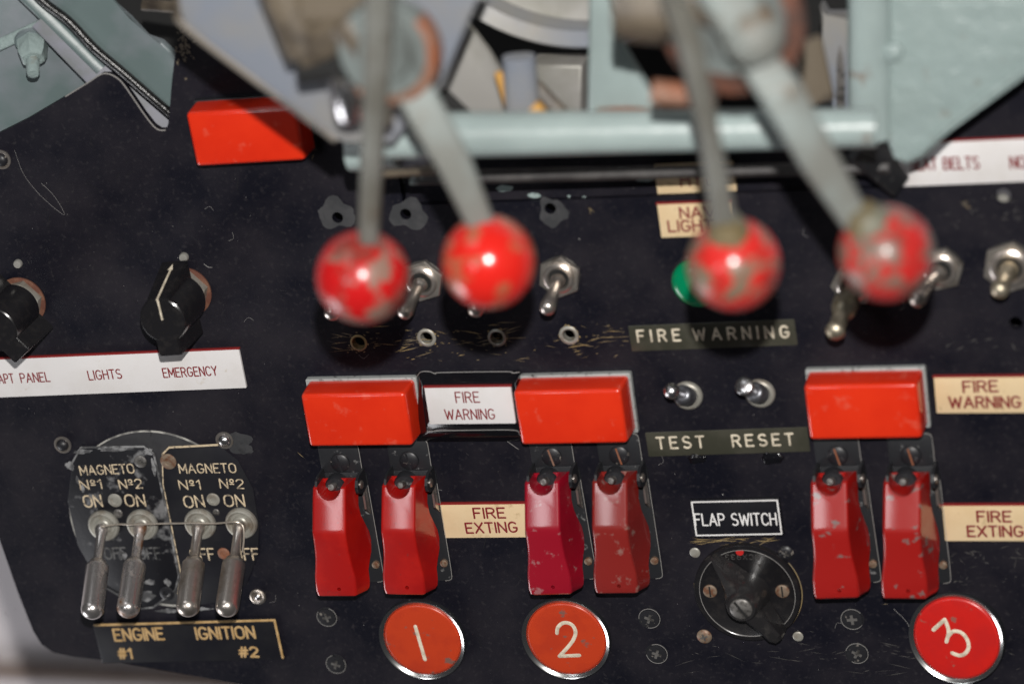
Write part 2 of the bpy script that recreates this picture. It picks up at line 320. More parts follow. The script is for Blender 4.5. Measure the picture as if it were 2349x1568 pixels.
# ------------------------------------------------------------------ engraver's single-stroke alphabet
def arc(cx, cy, rx, ry, a0, a1, n=10):
    return [(cx + rx * math.cos(math.radians(a0 + (a1 - a0) * k / n)), cy + ry * math.sin(math.radians(a0 + (a1 - a0) * k / n))) for k in range(n + 1)]
_S = arc(.3, .75, .28, .25, 40, 270, 10) + arc(.3, .25, .30, .25, 90, -140, 10)[1:]
GL = {
 'A': (.70, [[(0, 0), (.35, 1), (.70, 0)], [(.12, .33), (.58, .33)]]),
 'B': (.60, [[(0, 0), (0, 1), (.33, 1)] + arc(.33, .77, .23, .23, 90, -90, 8) + [(0, .54)], [(.33, .54)] + arc(.33, .27, .27, .27, 90, -90, 8) + [(0, 0)]]),
 'C': (.62, [arc(.34, .66, .32, .34, 30, 180, 8) + arc(.34, .34, .32, .34, 180, 330, 8)]),
 'D': (.62, [[(0, 0), (0, 1), (.28, 1)] + arc(.28, .5, .34, .5, 90, -90, 12) + [(0, 0)]]),
 'E': (.55, [[(.55, 1), (0, 1), (0, 0), (.55, 0)], [(0, .52), (.45, .52)]]),
 'F': (.53, [[(.53, 1), (0, 1), (0, 0)], [(0, .52), (.43, .52)]]),
 'G': (.66, [arc(.34, .66, .32, .34, 35, 180, 8) + arc(.34, .34, .32, .34, 180, 360, 8) + [(.66, .44), (.40, .44)]]),
 'H': (.60, [[(0, 0), (0, 1)], [(.60, 0), (.60, 1)], [(0, .52), (.60, .52)]]),
 'I': (.0, [[(0, 0), (0, 1)]]),
 'K': (.60, [[(0, 0), (0, 1)], [(.58, 1), (0, .40)], [(.20, .60), (.60, 0)]]),
 'L': (.50, [[(0, 1), (0, 0), (.50, 0)]]),
 'M': (.74, [[(0, 0), (0, 1), (.37, .25), (.74, 1), (.74, 0)]]),
 'N': (.62, [[(0, 0), (0, 1), (.62, 0), (.62, 1)]]),
 'O': (.68, [arc(.34, .66, .34, .34, 0, 180, 10) + arc(.34, .34, .34, .34, 180, 360, 10) + [(.68, .66)]]),
 'P': (.58, [[(0, 0), (0, 1), (.31, 1)] + arc(.31, .74, .27, .26, 90, -90, 10) + [(0, .48)]]),
 'R': (.60, [[(0, 0), (0, 1), (.31, 1)] + arc(.31, .75, .26, .25, 90, -90, 10) + [(0, .5)], [(.31, .5), (.60, 0)]]),
 'S': (.60, [_S]),
 'T': (.60, [[(0, 1), (.60, 1)], [(.30, 1), (.30, 0)]]),
 'V': (.66, [[(0, 1), (.33, 0), (.66, 1)]]),
 'W': (.94, [[(0, 1), (.23, 0), (.47, .85), (.71, 0), (.94, 1)]]),
 'X': (.62, [[(0, 0), (.62, 1)], [(0, 1), (.62, 0)]]),
 'Y': (.64, [[(0, 1), (.32, .48), (.64, 1)], [(.32, .48), (.32, 0)]]),
 '1': (.22, [[(0, .80), (.22, 1), (.22, 0)]]),
 '2': (.56, [arc(.28, .72, .28, .28, 165, -30, 10) + [(.0, 0), (.56, 0)]]),
 '3': (.54, [arc(.25, .75, .25, .25, 150, -90, 10), arc(.25, .26, .28, .26, 90, -150, 10)]),
 '5': (.54, [[(.5, 1), (.06, 1), (.02, .55)] + arc(.25, .32, .28, .32, 110, -150, 10)]),
 '9': (.54, [arc(.27, .70, .27, .30, 0, 360, 14), [(.54, .70), (.42, .2), (.2, 0)]]),
 'º': (.30, [arc(.15, .82, .15, .18, 0, 360, 10), [(.0, .45), (.30, .45)]]),
 '#': (.62, [[(.12, 0), (.26, 1)], [(.38, 0), (.52, 1)], [(0, .33), (.60, .33)], [(.04, .67), (.64, .67)]]),
 '.': (.0, [[(0, 0), (0, .03)]]),
}
def add_text(bm, s, p0, p1, h, r, z, gap=.24, space=.55, zf=0.3):
    """write s from p0 (start of the base line) to p1 (its end), letters h tall, in the plane at height z"""
    adv = 0; items = []
    for i, ch in enumerate(s):
        if ch == ' ': adv += space; continue
        w, st = GL[ch]; items.append((adv, st)); adv += w + gap
    adv -= gap
    p0 = Vector(p0); p1 = Vector(p1); ux = (p1 - p0); k = ux.length / adv if adv > 0.01 else 1; ux.normalize(); uy = Vector((-ux.y, ux.x))
    for x, st in items:
        for line in st:
            add_stroke(bm, [p0 + ux * ((x + a) * k) + uy * (b * h) for a, b in line], r, z, zf)
    return bm

# ================================================================== THE SETTING
wall = ob('wall', prism([(-2500, -2500), (2500, -2500), (2500, 2500), (-2500, 2500)], -370, -350), 'wall'); wall['kind'] = 'structure'
c0, c1 = W(-400, 1528, -340), W(900, 1588, -340)
tr = bmesh.new()
d = (c1 - c0).normalized(); nn = Vector((-d.y, d.x))
add_prism(tr, [c0 - d * 900 - nn * 2.4, c1 + d * 900 - nn * 2.4, c1 + d * 900 + nn * 2.4, c0 - d * 900 + nn * 2.4], -350, -338, 1.5)
tag(ob('trim_strip', tr, 'wood'), 'blurred brown trim strip on the pale wall below the panel', 'trim')
bm = prism([W(-500, -600, -95), W(-500, 380, -95), W(300, 420, -95), W(2700, 420, -95), W(2700, -600, -95)], -100, -95)
tag(ob('dark_backdrop', bm, 'dark'), 'dark bulkhead added to black out the gaps behind the lever frame', 'backdrop')  # near-black sheet added where only a dark void shows between the parts

# ------------------------------------------------------------------ main black panel with real holes
panel_px = [(-120, 370), (0, 305), (60, 275), (150, 222), (205, 188), (232, 171), (252, 171), (276, 186), (300, 218), (330, 262), (352, 290), (366, 299),
            (380, 299), (386, 284), (390, 240), (395, 180), (400, 138), (407, 98), (420, 74), (440, 63), (462, 70), (560, 140), (760, 292), (905, 345), (925, 472), (1180, 463),
            (1500, 451), (1900, 436), (2050, 431), (2058, 300), (2420, 110), (2560, 110), (2560, 1700), (900, 1700), (720, 1612), (550, 1568), (400, 1541), (240, 1513), (170, 1505),
            (122, 1495), (95, 1476), (76, 1446), (40, 1355), (0, 1240), (-60, 1060), (-120, 900)]
ppoly = [W(x, y, 0) for x, y in panel_px]
panel = thing('instrument_panel', 'large black instrument panel with cut-out edges carrying all the switches', 'panel', W(1174, 1000))
pl0 = W(1174, 1000)
def rel(p, o): return [(q[0] - o[0], q[1] - o[1]) for q in p]
sheet = ob('sheet', prism(rel(ppoly, pl0), -3, 0), 'panel', panel, smooth=False)
HOLES = [(823, 786, 2.5), (978.5, 774.3, 2.4), (1140, 774.3, 2.4), (1305, 768.6, 2.4), (774.5, 498.6, 2.1), (930.8, 490.7, 2.1), (1262.5, 477.7, 2.1), (2330, 741, 2.4), (2302, 449, 2.6)]
cb = bmesh.new()
for x, y, r in HOLES:
    p = W(x, y) - pl0
    add_prism(cb, circ(r, 24, p.x, p.y), -6, 3)
p = W(372, 1190) - pl0
add_prism(cb, circ(38.3, 72, p.x, p.y), -6, 3)
cut = ob('cutter', cb, 'dark', panel, smooth=False)
md = sheet.modifiers.new('b', 'BOOLEAN'); md.operation = 'DIFFERENCE'; md.object = cut; md.solver = 'EXACT'
bpy.context.view_layer.update()
dg = bpy.context.evaluated_depsgraph_get()
nm = bpy.data.meshes.new_from_object(sheet.evaluated_get(dg)); sheet.modifiers.clear(); sheet.data = nm
bpy.data.objects.remove(cut, do_unlink=True)
sheet.data.materials.clear(); sheet.data.materials.append(M['panel'])
# backing box closing the holes
bk = [W(x, y, -30) for x, y in [(80, 420), (900, 420), (2500, 470), (2500, 1640), (760, 1600), (260, 1480), (130, 1440)]]
ob('backing', prism(rel(bk, pl0), -32, -30), 'dark', panel)
# worn bright edge of the notch
eb = bmesh.new()
ed = [(150, 222), (205, 188), (232, 171), (252, 171), (276, 186), (300, 218), (330, 262), (352, 290), (366, 299), (380, 299)]
add_tube(eb, smooth_path([(*(W(x, y, 0) - pl0), -0.15) for x, y in ed], 4), 0.28, 6)
ob('worn_edge', eb, 'wear_glint', panel)
# scratches, lint, dust: stuff nobody could count
def sliver(bm, x, y, ln, ang, w, z=0.03):
    p = W(x, y) - pl0; d = Vector((math.cos(ang), math.sin(ang))); n2 = Vector((-d.y, d.x)); k = random.uniform(-.3, .3)
    a = [p - d * ln / 2, p - d * ln * .1 + n2 * (w + ln * .05 * k), p + d * ln / 2, p + d * ln * .1 - n2 * (w - ln * .05 * k)]
    bm.faces.new([bm.verts.new((q.x, q.y, z)) for q in a])
zc = [0.02]
def nz():
    zc[0] += 0.0002; return zc[0]
sb = bmesh.new()
for i in range(150):
    x = random.uniform(770, 1440); y = 782 + (x - 1000) * -0.02 + random.gauss(0, 24)
    sliver(sb, x, y, random.choice([1, 1.5, 2, 3, 5, 8]), random.gauss(0.05, .18), random.uniform(.04, .16), nz())
for i in range(26):
    x = random.uniform(1600, 1790); sliver(sb, x, 1239 + random.gauss(0, 4), random.uniform(2, 12), random.gauss(0.02, .25), random.uniform(.05, .14), nz())
for cx_, cy_, r_0 in ((823, 786, 3.4), (1305, 768, 3.4), (978, 774, 3.3), (1140, 774, 3.3)):
    for i in range(16):
        a = random.uniform(0, 6.28); q = W(cx_, cy_) - pl0; rr = r_0 * random.uniform(.95, 1.25)
        pp = q + Vector((math.cos(a), math.sin(a))) * rr; d2 = a + 1.57
        n2 = Vector((math.cos(a), math.sin(a))); dd = Vector((math.cos(d2), math.sin(d2))); w = random.uniform(.08, .25); z = nz()
        sb.faces.new([sb.verts.new((v.x, v.y, z)) for v in (pp - dd * .5, pp + n2 * w, pp + dd * .6, pp - n2 * w)])
for i in range(12):
    x, y = random.choice([(710, 366), (1355, 480), (680, 1040), (1690, 745), (440, 1030), (2030, 1380), (2215, 470)])
    sliver(sb, x + random.gauss(0, 6), y + random.gauss(0, 5), random.uniform(1, 4), random.uniform(0, 3), .12, nz())
o = ob('scratch_marks', sb, 'scratch', panel, smooth=False); o['kind'] = 'stuff'
sb = bmesh.new()
for i in range(70):
    x = random.uniform(1560, 2340); y = 1500 + random.gauss(0, 26) + (x - 1900) * .03
    sliver(sb, x, y, random.choice([1, 2, 3, 5, 9]), random.gauss(0.0, .22), random.uniform(.04, .2), nz())
for i in range(70):
    x = random.uniform(2170, 2349); y = random.choice([470, 500, 790, 1260, 1275, 1290, 1330]) + random.gauss(0, 10)
    sliver(sb, x, y, random.choice([.8, 1, 2, 3, 4]), random.gauss(0, .6), random.uniform(.05, .3), nz())
for i in range(170):
    sliver(sb, random.uniform(20, 2330), random.uniform(330, 1560), random.choice([.6, .8, 1, 2, 4]), random.uniform(0, 3.1), random.uniform(.02, .07), nz())
o = ob('scuff_marks', sb, 'scuff', panel, smooth=False); o['kind'] = 'stuff'
sb = bmesh.new()
for i in range(170):
    p = W(random.uniform(0, 2349), random.uniform(300, 1560)) - pl0; r = random.choice([.06, .08, .1, .14, .3 if i % 9 == 0 else .1]); z = nz()
    sb.faces.new([sb.verts.new((p.x + r * random.uniform(.7, 1.2) * math.cos(k), p.y + r * random.uniform(.7, 1.2) * math.sin(k), z)) for k in (0, 1, 2, 3, 4, 5)])
def lint(pts, r=.07): add_tube(sb, smooth_path([(*(W(x, y) - pl0), .12) for x, y in pts]), r, 5)
lint([(34, 345), (55, 400), (95, 450), (148, 493), (125, 450), (95, 420)], .045)
lint([(1138, 990), (1165, 1012), (1190, 1030)], .09); lint([(2050, 1395), (2080, 1425), (2090, 1450)]); lint([(468, 605), (478, 612), (487, 613)], .1)
for i in range(16):
    x, y = random.uniform(60, 2300), random.uniform(480, 1540); a = random.uniform(0, 6.3)
    lint([(x, y), (x + 14 * math.cos(a), y + 14 * math.sin(a)), (x + 22 * math.cos(a + .6), y + 22 * math.sin(a + .6))], .045)
o = ob('dust_specks', sb, 'dust', panel); o['kind'] = 'stuff'
# grey touch-up paint patches round the old holes
for (x, y, rx, ry) in ((772, 490, 7, 6.2), (938, 492, 7.2, 5.8), (1268, 486, 5.2, 5.6), (545, 1014, 5.6, 4.6), (563, 1028, 3.0, 2.4)):
    pb = bmesh.new(); p = W(x, y) - pl0; ph = random.uniform(0, 6); z = nz()
    inner = None
    for hx, hy, hr in HOLES:
        q = W(hx, hy) - pl0
        if (q - p).length < rx: inner = (q, hr)
    vo = []
    for k in range(28):
        an = 2 * math.pi * k / 28; rr = 1 + .14 * math.sin(3 * an + ph) + .09 * math.sin(5 * an + 2 * ph) + random.uniform(-.05, .05)
        vo.append(pb.verts.new((p.x + rx * rr * math.cos(an), p.y + ry * rr * math.sin(an), z)))
    if inner:
        q, hr = inner
        vi = [pb.verts.new((q.x + (hr + .02) * math.cos(2 * math.pi * k / 28), q.y + (hr + .02) * math.sin(2 * math.pi * k / 28), z)) for k in range(28)]
        for k in range(28): pb.faces.new((vo[k], vo[(k + 1) % 28], vi[(k + 1) % 28], vi[k]))
    else: pb.faces.new(vo)
    ob('paint_patch', pb, 'patch', panel, smooth=False)
# fine dark hairlines in the old finish
pb = bmesh.new()
for i in range(420):
    x, y = random.uniform(10, 2340), random.uniform(330, 1560); an = random.gauss(1.57, .8); p = W(x, y) - pl0; z = nz(); l_ = random.choice([1, 2, 3, 4, 7]); w = random.uniform(.04, .10); cu = random.uniform(-.8, .8)
    L_, R_ = [], []
    for k in range(6):
        a2 = an + cu * k / 5; p = p + Vector((math.cos(a2), math.sin(a2))) * l_ / 5; n2 = Vector((-math.sin(a2), math.cos(a2))) * w * (1 - abs(k - 2.5) / 3)
        L_.append(pb.verts.new((p.x + n2.x, p.y + n2.y, z))); R_.append(pb.verts.new((p.x - n2.x, p.y - n2.y, z)))
    for k in range(5): pb.faces.new((L_[k], L_[k + 1], R_[k + 1], R_[k]))
o = ob('hairline_marks', pb, 'hairline', panel, smooth=False); o['kind'] = 'stuff'

# upper strip panel behind the gap line
up = [(928, 352), (2054, 335), (2054, 424), (1900, 430), (1500, 445), (1180, 457), (930, 466)]
o0 = W(1500, 400)
strip = thing('upper_panel', 'dark upper panel strip behind the lever bar, paint chipped along its top', 'panel', o0)
ob('sheet', prism(rel([W(x, y, -2) for x, y in up], o0), -5, -2, .3), 'panel', strip, smooth=False)
pb = bmesh.new()
for (x, y, w, h) in ((1158, 432, 40, 16), (1226, 448, 32, 13), (1165, 405, 60, 10), (1340, 395, 50, 12), (1430, 385, 46, 10), (1480, 412, 40, 10), (1305, 450, 8, 6), (1340, 452, 8, 6)):
    p = W(x, y, -2) - o0; z = -1.97 + nz() * .1; rx = w * .085; ry = h * .085
    pb.faces.new([pb.verts.new((p.x + rx * random.uniform(.75, 1.1) * math.cos(k * .449), p.y + ry * random.uniform(.7, 1.1) * math.sin(k * .449), z)) for k in range(14)])
ob('paint_chips', pb, 'paint', strip, smooth=False)

# ================================================================== LABELS
def label(name, corners, h, th, mat, lab, cat='label', edge=None, border=None, texts=(), ink='ink_red', r=.33, zf=.3, rr=.3, group=None, gap=.24):
    ce, w, hh, ang = fitrect(corners, h)
    t = thing(name, lab, cat, (ce.x, ce.y, h - th), ang, group)
    ob('plate', prism(rrect(w, hh, rr, 2), 0, th, min(.18, th * .4)), mat, t)
    R = Matrix.Rotation(-ang, 2)
    def loc(px, py): return R @ (W(px, py, h) - ce)
    if edge:
        e = bmesh.new()
        add_prism(e, [(-w / 2 - .35, hh / 2 - .15), (w / 2 + .35, hh / 2 - .15), (w / 2 + .35, hh / 2 + .5), (-w / 2 - .35, hh / 2 + .5)], 0, th + .03)
        ob('bevelled_edge', e, edge, t)
    if border:
        e = bmesh.new(); bw = border[1]; ins = border[2]
        a, b = w / 2 - ins, hh / 2 - ins
        for (x0, y0, x1, y1) in border[3]:
            add_stroke(e, [(x0 * a, y0 * b), (x1 * a, y1 * b)], bw, th + .01, .15)
        ob('border', e, border[0], t)
    tb = bmesh.new()
    for s, p0, p1, ch in texts:
        mid = ((p0[0] + p1[0]) / 2, (p0[1] + p1[1]) / 2)
        hgt = (W(mid[0], mid[1] - ch, h) - W(*mid, h)).length
        add_text(tb, s, loc(*p0), loc(*p1), hgt, r, th, gap=gap, zf=zf)
    ob('lettering', tb, ink, t)
    return t
label('white_label', [(-70, 827), (548.6, 800), (563.6, 890), (-54, 913)], 1.2, 1.2, 'white_label', 'long white label strip reading PANEL LIGHTS EMERGENCY under the pointer knobs', edge='edge_red',
      texts=[('CAPT', (-14, 879.5), (33, 877.5), 20), ('PANEL', (49.4, 877), (115, 874.3), 20), ('LIGHTS', (205, 871), (280, 867), 20), ('EMERGENCY', (376.2, 865.3), (499.2, 860), 20)], r=.27)
label('cream_label', [(2141, 866), (2420, 862), (2429, 947), (2149, 947)], 1.2, 1.2, 'cream_label', 'cream label reading FIRE WARNING beside the red light box on the right edge', edge='edge_red',
      texts=[('FIRE', (2211, 899), (2289, 897), 24), ('WARNING', (2179, 934.5), (2341, 933.5), 24)], r=.42)
label('cream_label', [(1010, 1157), (1206, 1154), (1212, 1232), (1020, 1233)], 1.2, 1.2, 'cream_label', 'cream label reading FIRE EXTING between the four left and middle switch guards', edge='edge_red',
      texts=[('FIRE', (1088.6, 1187.6), (1159.6, 1186.6), 22), ('EXTING', (1071, 1221.7), (1187, 1219), 22)], r=.38)
label('cream_label', [(2160, 1159), (2420, 1158), (2428, 1241), (2168, 1240)], 1.2, 1.2, 'cream_label', 'cream label reading FIRE EXTING beside the rightmost red switch guard', edge='edge_red',
      texts=[('FIRE', (2243, 1195.6), (2320, 1195.6), 23), ('EXTING', (2221, 1229.3), (2347, 1229.3), 23)], r=.42)
label('cream_label', [(1507, 469), (1678, 462), (1690, 540), (1517, 545)], 1.0, 1.0, 'cream_label', 'small cream label reading NAV LIGHTS half hidden by the third ball lever', edge='edge_red',
      texts=[('NAV', (1561.5, 500.5), (1637, 498), 24), ('LIGHTS', (1535, 531), (1660, 528), 24)], r=.38)
label('cream_label', [(1500, 378), (1682, 371), (1690, 438), (1508, 446)], -1.2, .8, 'cream_label', 'shaded cream label on the upper strip above the NAV LIGHTS label',
      texts=[('HYD', (1563, 427), (1640, 424), 26)], r=.36)
label('white_label', [(2055, 331), (2440, 313), (2456, 413), (2070, 428)], 1.2, 1.2, 'white_label', 'white label reading SEAT BELTS partly shaded by the grey gusset plate', edge='edge_red',
      texts=[('SEAT', (2089, 391), (2149, 388.5), 26), ('BELTS', (2166, 388.5), (2246, 386), 26), ('NO', (2319, 386), (2352, 385), 26)], r=.36)
label('embossed_tape', [(1441, 747.5), (1822.4, 732), (1829, 791), (1449, 806)], .3, .3, 'dymo', 'olive embossed tape reading FIRE WARNING below the green lamp',
      texts=[('FIRE WARNING', (1464, 783.5), (1810, 773), 25)], ink='ink_cream', r=.42, zf=.6, gap=.62)
label('embossed_tape', [(1478.7, 991), (1851, 980), (1859, 1034), (1489, 1048)], .3, .3, 'dymo', 'olive embossed tape reading TEST and RESET below the two chrome toggles',
      texts=[('TEST', (1509, 1028.5), (1616, 1025.5), 25), ('RESET', (1682, 1023.4), (1820.7, 1019.4), 25)], ink='ink_cream', r=.42, zf=.6, gap=.5)
BX = [(-1, -1, 1, -1), (1, -1, 1, 1), (1, 1, -1, 1), (-1, 1, -1, -1)]
label('black_label', [(1580.6, 1147), (1787.4, 1142), (1798, 1228.3), (1594, 1231.7)], 1.6, 1.6, 'black_label', 'black label with white border reading FLAP SWITCH above the rotary switch', border=('ink_white', .30, .8, BX),
      texts=[('FLAP SWITCH', (1596, 1204.5), (1781.7, 1203), 26)], ink='ink_white', r=.30)
label('black_label', [(213, 1428), (633.6, 1419), (652, 1509), (235, 1522)], .8, .8, 'black_label', 'black label with gold edge lines reading ENGINE IGNITION below four long levers', border=('ink_gold', .5, .7, [(-1, 1, 1, 1), (1, 1, 1, -1)]),
      texts=[('ENGINE', (265, 1468.4), (376.8, 1465), 25), ('IGNITION', (453, 1464.5), (585.3, 1461.8), 25), ('#1', (274, 1508.5), (303, 1508.5), 21), ('#2', (551, 1505), (593, 1505), 21)], ink='ink_gold', r=.48, zf=.2)

# ------------------------------------------------------------------ FIRE WARNING nameplate on its glossy holder
hc = W(1078, 930)
t = thing('nameplate_holder', 'glossy black folded holder bridging the two left red light boxes', 'holder', hc)
def R2(px, py, h): return (*(W(px, py, h) - hc), h)
b = bmesh.new()
base = [R2(953, 852, .2), R2(1196, 848, .2), R2(1206, 1012, .2), R2(950, 1014, .2)]
r1 = [R2(960, 853, 2.0), R2(1194, 850, 2.0), R2(1203, 1008, 2.0), R2(955, 1010, 2.0)]
r2 = [R2(966, 882, 7.0), R2(1182, 878, 7.0), R2(1196, 985, 7.0), R2(980, 990, 7.0)]
add_loft(b, [base, r1, r2])
bmesh.ops.bevel(b, geom=list(b.edges), offset=.5, segments=2, affect='EDGES')
ob('channel', b, 'gloss_black', t)
b = bmesh.new()
add_tube(b, smooth_path([R2(952, 1008, 1.4), R2(975, 992, 5), R2(992, 988, 7.2), R2(1090, 986, 7.2), R2(1178, 986, 7.2), R2(1192, 996, 5), R2(1203, 1008, 1.4)]), .16, 5)
add_tube(b, smooth_path([R2(955, 866, 1.4), R2(965, 853, 3.2), R2(985, 852, 3.4), R2(1000, 857, 3.4), R2(1012, 854, 3.4), R2(1160, 852, 3.4), R2(1175, 855, 3.4), R2(1192, 853, 2.4)]), .16, 5)
ob('highlight_line', b, 'wear_glint', t)  # pale beads painted in as highlights along the glossy holder's edges
label('white_label', [(972.8, 888.7), (1172, 886), (1182, 971), (986, 973)], 8.3, 1.2, 'white_label', 'white nameplate reading FIRE WARNING between two red light boxes', edge='edge_red',
      texts=[('FIRE', (1047, 922.7), (1100.2, 922), 23), ('WARNING', (1023, 961.5), (1135.2, 960.3), 22)], r=.27)

# ================================================================== RED LIGHT BOXES
def light_box(corners, lab, bez='bezel', grow=(1.2, 1.2), z=13.5, label_bez=None):
    ce, w, h, ang = fitrect(corners, z)
    t = thing('warning_light', lab, 'warning light', (ce.x, ce.y, 0), ang, 'red warning light boxes')
    bm = bmesh.new()
    add_prism(bm, rect(w + 1.0, h + 1.0), 2.4, z, 0, taper=1.0 - 1.0 / w)
    top = [e for e in bm.edges if e.verts[0].co.z > z - .1 and e.verts[1].co.z > z - .1] + [e for e in bm.edges if abs(e.verts[0].co.z - e.verts[1].co.z) > 3]
    bmesh.ops.bevel(bm, geom=top, offset=1.5, segments=6, profile=.5, affect='EDGES')
    ob('lens', bm, 'cap', t, ang=30)
    bm = prism(rrect(w + 1.6 + grow[0], h + 1.6 + grow[1], .6, 2), 0, 2.4, .3)
    ob('bezel', bm, bez, t)
    return t
light_box([(689, 906), (932, 902.5), (943, 1021), (709, 1024)], 'red light box left of the white FIRE WARNING nameplate')
light_box([(1179, 900), (1421, 893), (1441, 1016), (1193, 1019)], 'red light box right of the white FIRE WARNING nameplate')
light_box([(1842, 886), (2104, 881), (2114, 1004), (1859, 1008)], 'red light box beside the cream FIRE WARNING label')
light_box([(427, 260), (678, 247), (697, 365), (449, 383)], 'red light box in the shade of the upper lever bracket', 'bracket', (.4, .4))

# ================================================================== GUARDED SWITCHES
def ring_pts(y, zf, zb, hw, rad=1.5, hb=None):
    hb = hb if hb is not None else hw
    pts = [(-hb, y, zb)]
    for k in range(5):
        a = math.radians(180 - 90 * k / 4); pts.append((-hw + rad + rad * math.cos(a), y, zf - rad + rad * math.sin(a)))
    for k in range(5):
        a = math.radians(90 - 90 * k / 4); pts.append((hw - rad + rad * math.cos(a), y, zf - rad + rad * math.sin(a)))
    pts.append((hb, y, zb))
    return pts
def make_guard():
    t = thing('switch_guard', 'x', 'switch guard', (0, 0, 0), 0, 'red guarded switches')
    bm = bmesh.new()
    st = [(-1.0, 11.9, 4, 6.7), (-1.5, 12.6, 3, 7.0), (-5, 14.0, 3, 7.05), (-12, 16.6, 6, 7.1), (-16.4, 18.3, 6.4, 7.1), (-17.6, 18.75, 6.0, 7.1), (-18.8, 18.9, 5.4, 7.1), (-22, 18.8, 4, 7.1),
          (-26, 18.6, 2.4, 7.2), (-30, 18.5, 2.2, 7.45), (-34, 18.5, 4, 8.0), (-37, 18.55, 7, 8.5), (-39, 18.6, 10, 8.7), (-44, 18.7, 10.8, 8.8), (-46.2, 18.3, 11.4, 8.5), (-47.0, 17.4, 12.4, 7.9)]
    hbs = {4: 7.8, 5: 7.9, 6: 8.0, 7: 8.2, 8: 8.6, 9: 8.8, 10: 8.9}
    rings = []
    for i, (y, zf, zb, hw) in enumerate(st):
        yy = -5.2 + (y + 1) * .945; sh = -2.0 + (yy + 5) * .046
        rg = ring_pts(yy, zf, zb, hw * .955, 1.2, hbs.get(i, hw + .2) * .955)
        rings.append([(p[0] + (sh if j < len(rg) - 1 else sh * .35), p[1], p[2]) for j, p in enumerate(rg)])
    add_loft(bm, rings)
    cov = ob('cover', bm, 'red_a', t, ang=28)
    cb = bmesh.new()
    add_prism(cb, circ(4.8, 28, -2.0, -4.9), 4.5, 40)
    add_prism(cb, circ(.75, 14, -2.6, -45.0), 16.5, 40)
    cut = ob('cutter', cb, 'red_a', t, smooth=False)
    md = cov.modifiers.new('b', 'BOOLEAN'); md.operation = 'DIFFERENCE'; md.object = cut; md.solver = 'EXACT'
    bpy.context.view_layer.update(); dg = bpy.context.evaluated_depsgraph_get()
    nm = bpy.data.meshes.new_from_object(cov.evaluated_get(dg)); cov.modifiers.clear(); cov.data = nm; bpy.data.objects.remove(cut, do_unlink=True)
    cov.data.materials.clear(); cov.data.materials.append(M['red_a'])
    # base bracket
    out = rrect(16.2, 13, 2.2, 4, 0, 2.0)
    bm = prism(out, 0, 1.3, .25)
    add_prism(bm, rrect(18.8, 47, 2.0, 4, 0, -27.9), 0, 1.15, .25)
    for s in (-1, 1):
        ear = [(-2.5, 1.2), (-9.5, 1.2), (-10.4, 5.5), (-9.8, 9.0), (-8, 11.4), (-5.6, 11.8), (-3.4, 10.4), (-2.4, 7.5)]
        x0, x1 = (8.1, 9.2) if s > 0 else (-7.9, -7.0)
        add_loft(bm, [[(x0, y, z) for y, z in ear], [(x1, y, z) for y, z in ear]])
    ob('bracket', bm, 'bracket', t, ang=30)
    bm = bmesh.new()
    add_tube(bm, smooth_path([(5.5, 8.5, 1.2), (7.6, 7.8, 1.2), (8.1, 5.5, 1.2), (8.1, -3.4, 1.2)], 4), .16, 5)
    add_tube(bm, smooth_path([(9.3, -10, 1.1), (9.35, -20, 1.1), (9.4, -34, 1.1), (9.4, -48, 1.1), (8.8, -50.8, 1.1), (6.5, -51.3, 1.1)], 3), .15, 5)
    ob('worn_edge', bm, 'wear_glint', t)
    # inner chromed lip seen between guard and bracket
    bm = bmesh.new()
    for s in (-1, 1):
        x0 = s * 8.3
        add_loft(bm, [[(x0 - .3, y, z) for y, z in ((-11, 1.2), (-22, 1.2), (-18, 5.2), (-12.5, 5.0))], [(x0 + .5, y, z) for y, z in ((-11, 1.2), (-22, 1.2), (-18, 5.2), (-12.5, 5.0))]])
    ob('spring_plate', bm, 'nickel', t)
    for s in (1,):
        mt = Matrix.Translation((s * 9.1, -6.3, 7.8)) @ Matrix.Rotation(s * math.pi / 2, 4, 'Y')
        ob('hinge_pin', lathe([(1.7, 0), (1.7, .5), (1.2, .9), (.5, 1.0), (0, 1.0)], 20, mt), 'nickel', t)
    # slotted screw on the tab
    b = lathe([(3.75, 1.2), (3.75, 2.1), (3.2, 2.6), (0, 2.75)], 28)
    sc = ob('screw', b, 'screw_black', t)
    b = bmesh.new(); add_prism(b, [(-.33, -3.3), (.33, -3.3), (.33, 3.3), (-.33, 3.3)], 2.3, 2.79); bmesh.ops.rotate(b, matrix=Matrix.Rotation(.2, 3, 'Z'), verts=b.verts, cent=(0, 0, 0))
    ob('slot', b, 'screw_black', sc)
    # the toggle inside
    bm = bmesh.new(); add_lathe(bm, [(4.2, 1.2), (4.2, 5), (3.6, 5.9), (0, 6.0)], 20, Matrix.Translation((-2.2, -8.5, 0)))
    ob('bushing', bm, 'bracket', t)
    bm = lathe([(1.5, 0), (1.3, 3), (1.6, 6), (1.2, 7.4), (0, 7.6)], 16, along((-2.0, -9.0, 2), (-2.4, -7.2, 7.5)))
    ob('toggle', bm, 'screw_grey', t)
    b = lathe([(1.5, 1.0), (1.5, 2.2), (.8, 2.5), (0, 2.5)], 16, Matrix.Translation((7.3, -43.5, 0)))
    ob('rivet', b, 'screw_rust', t)
    return t
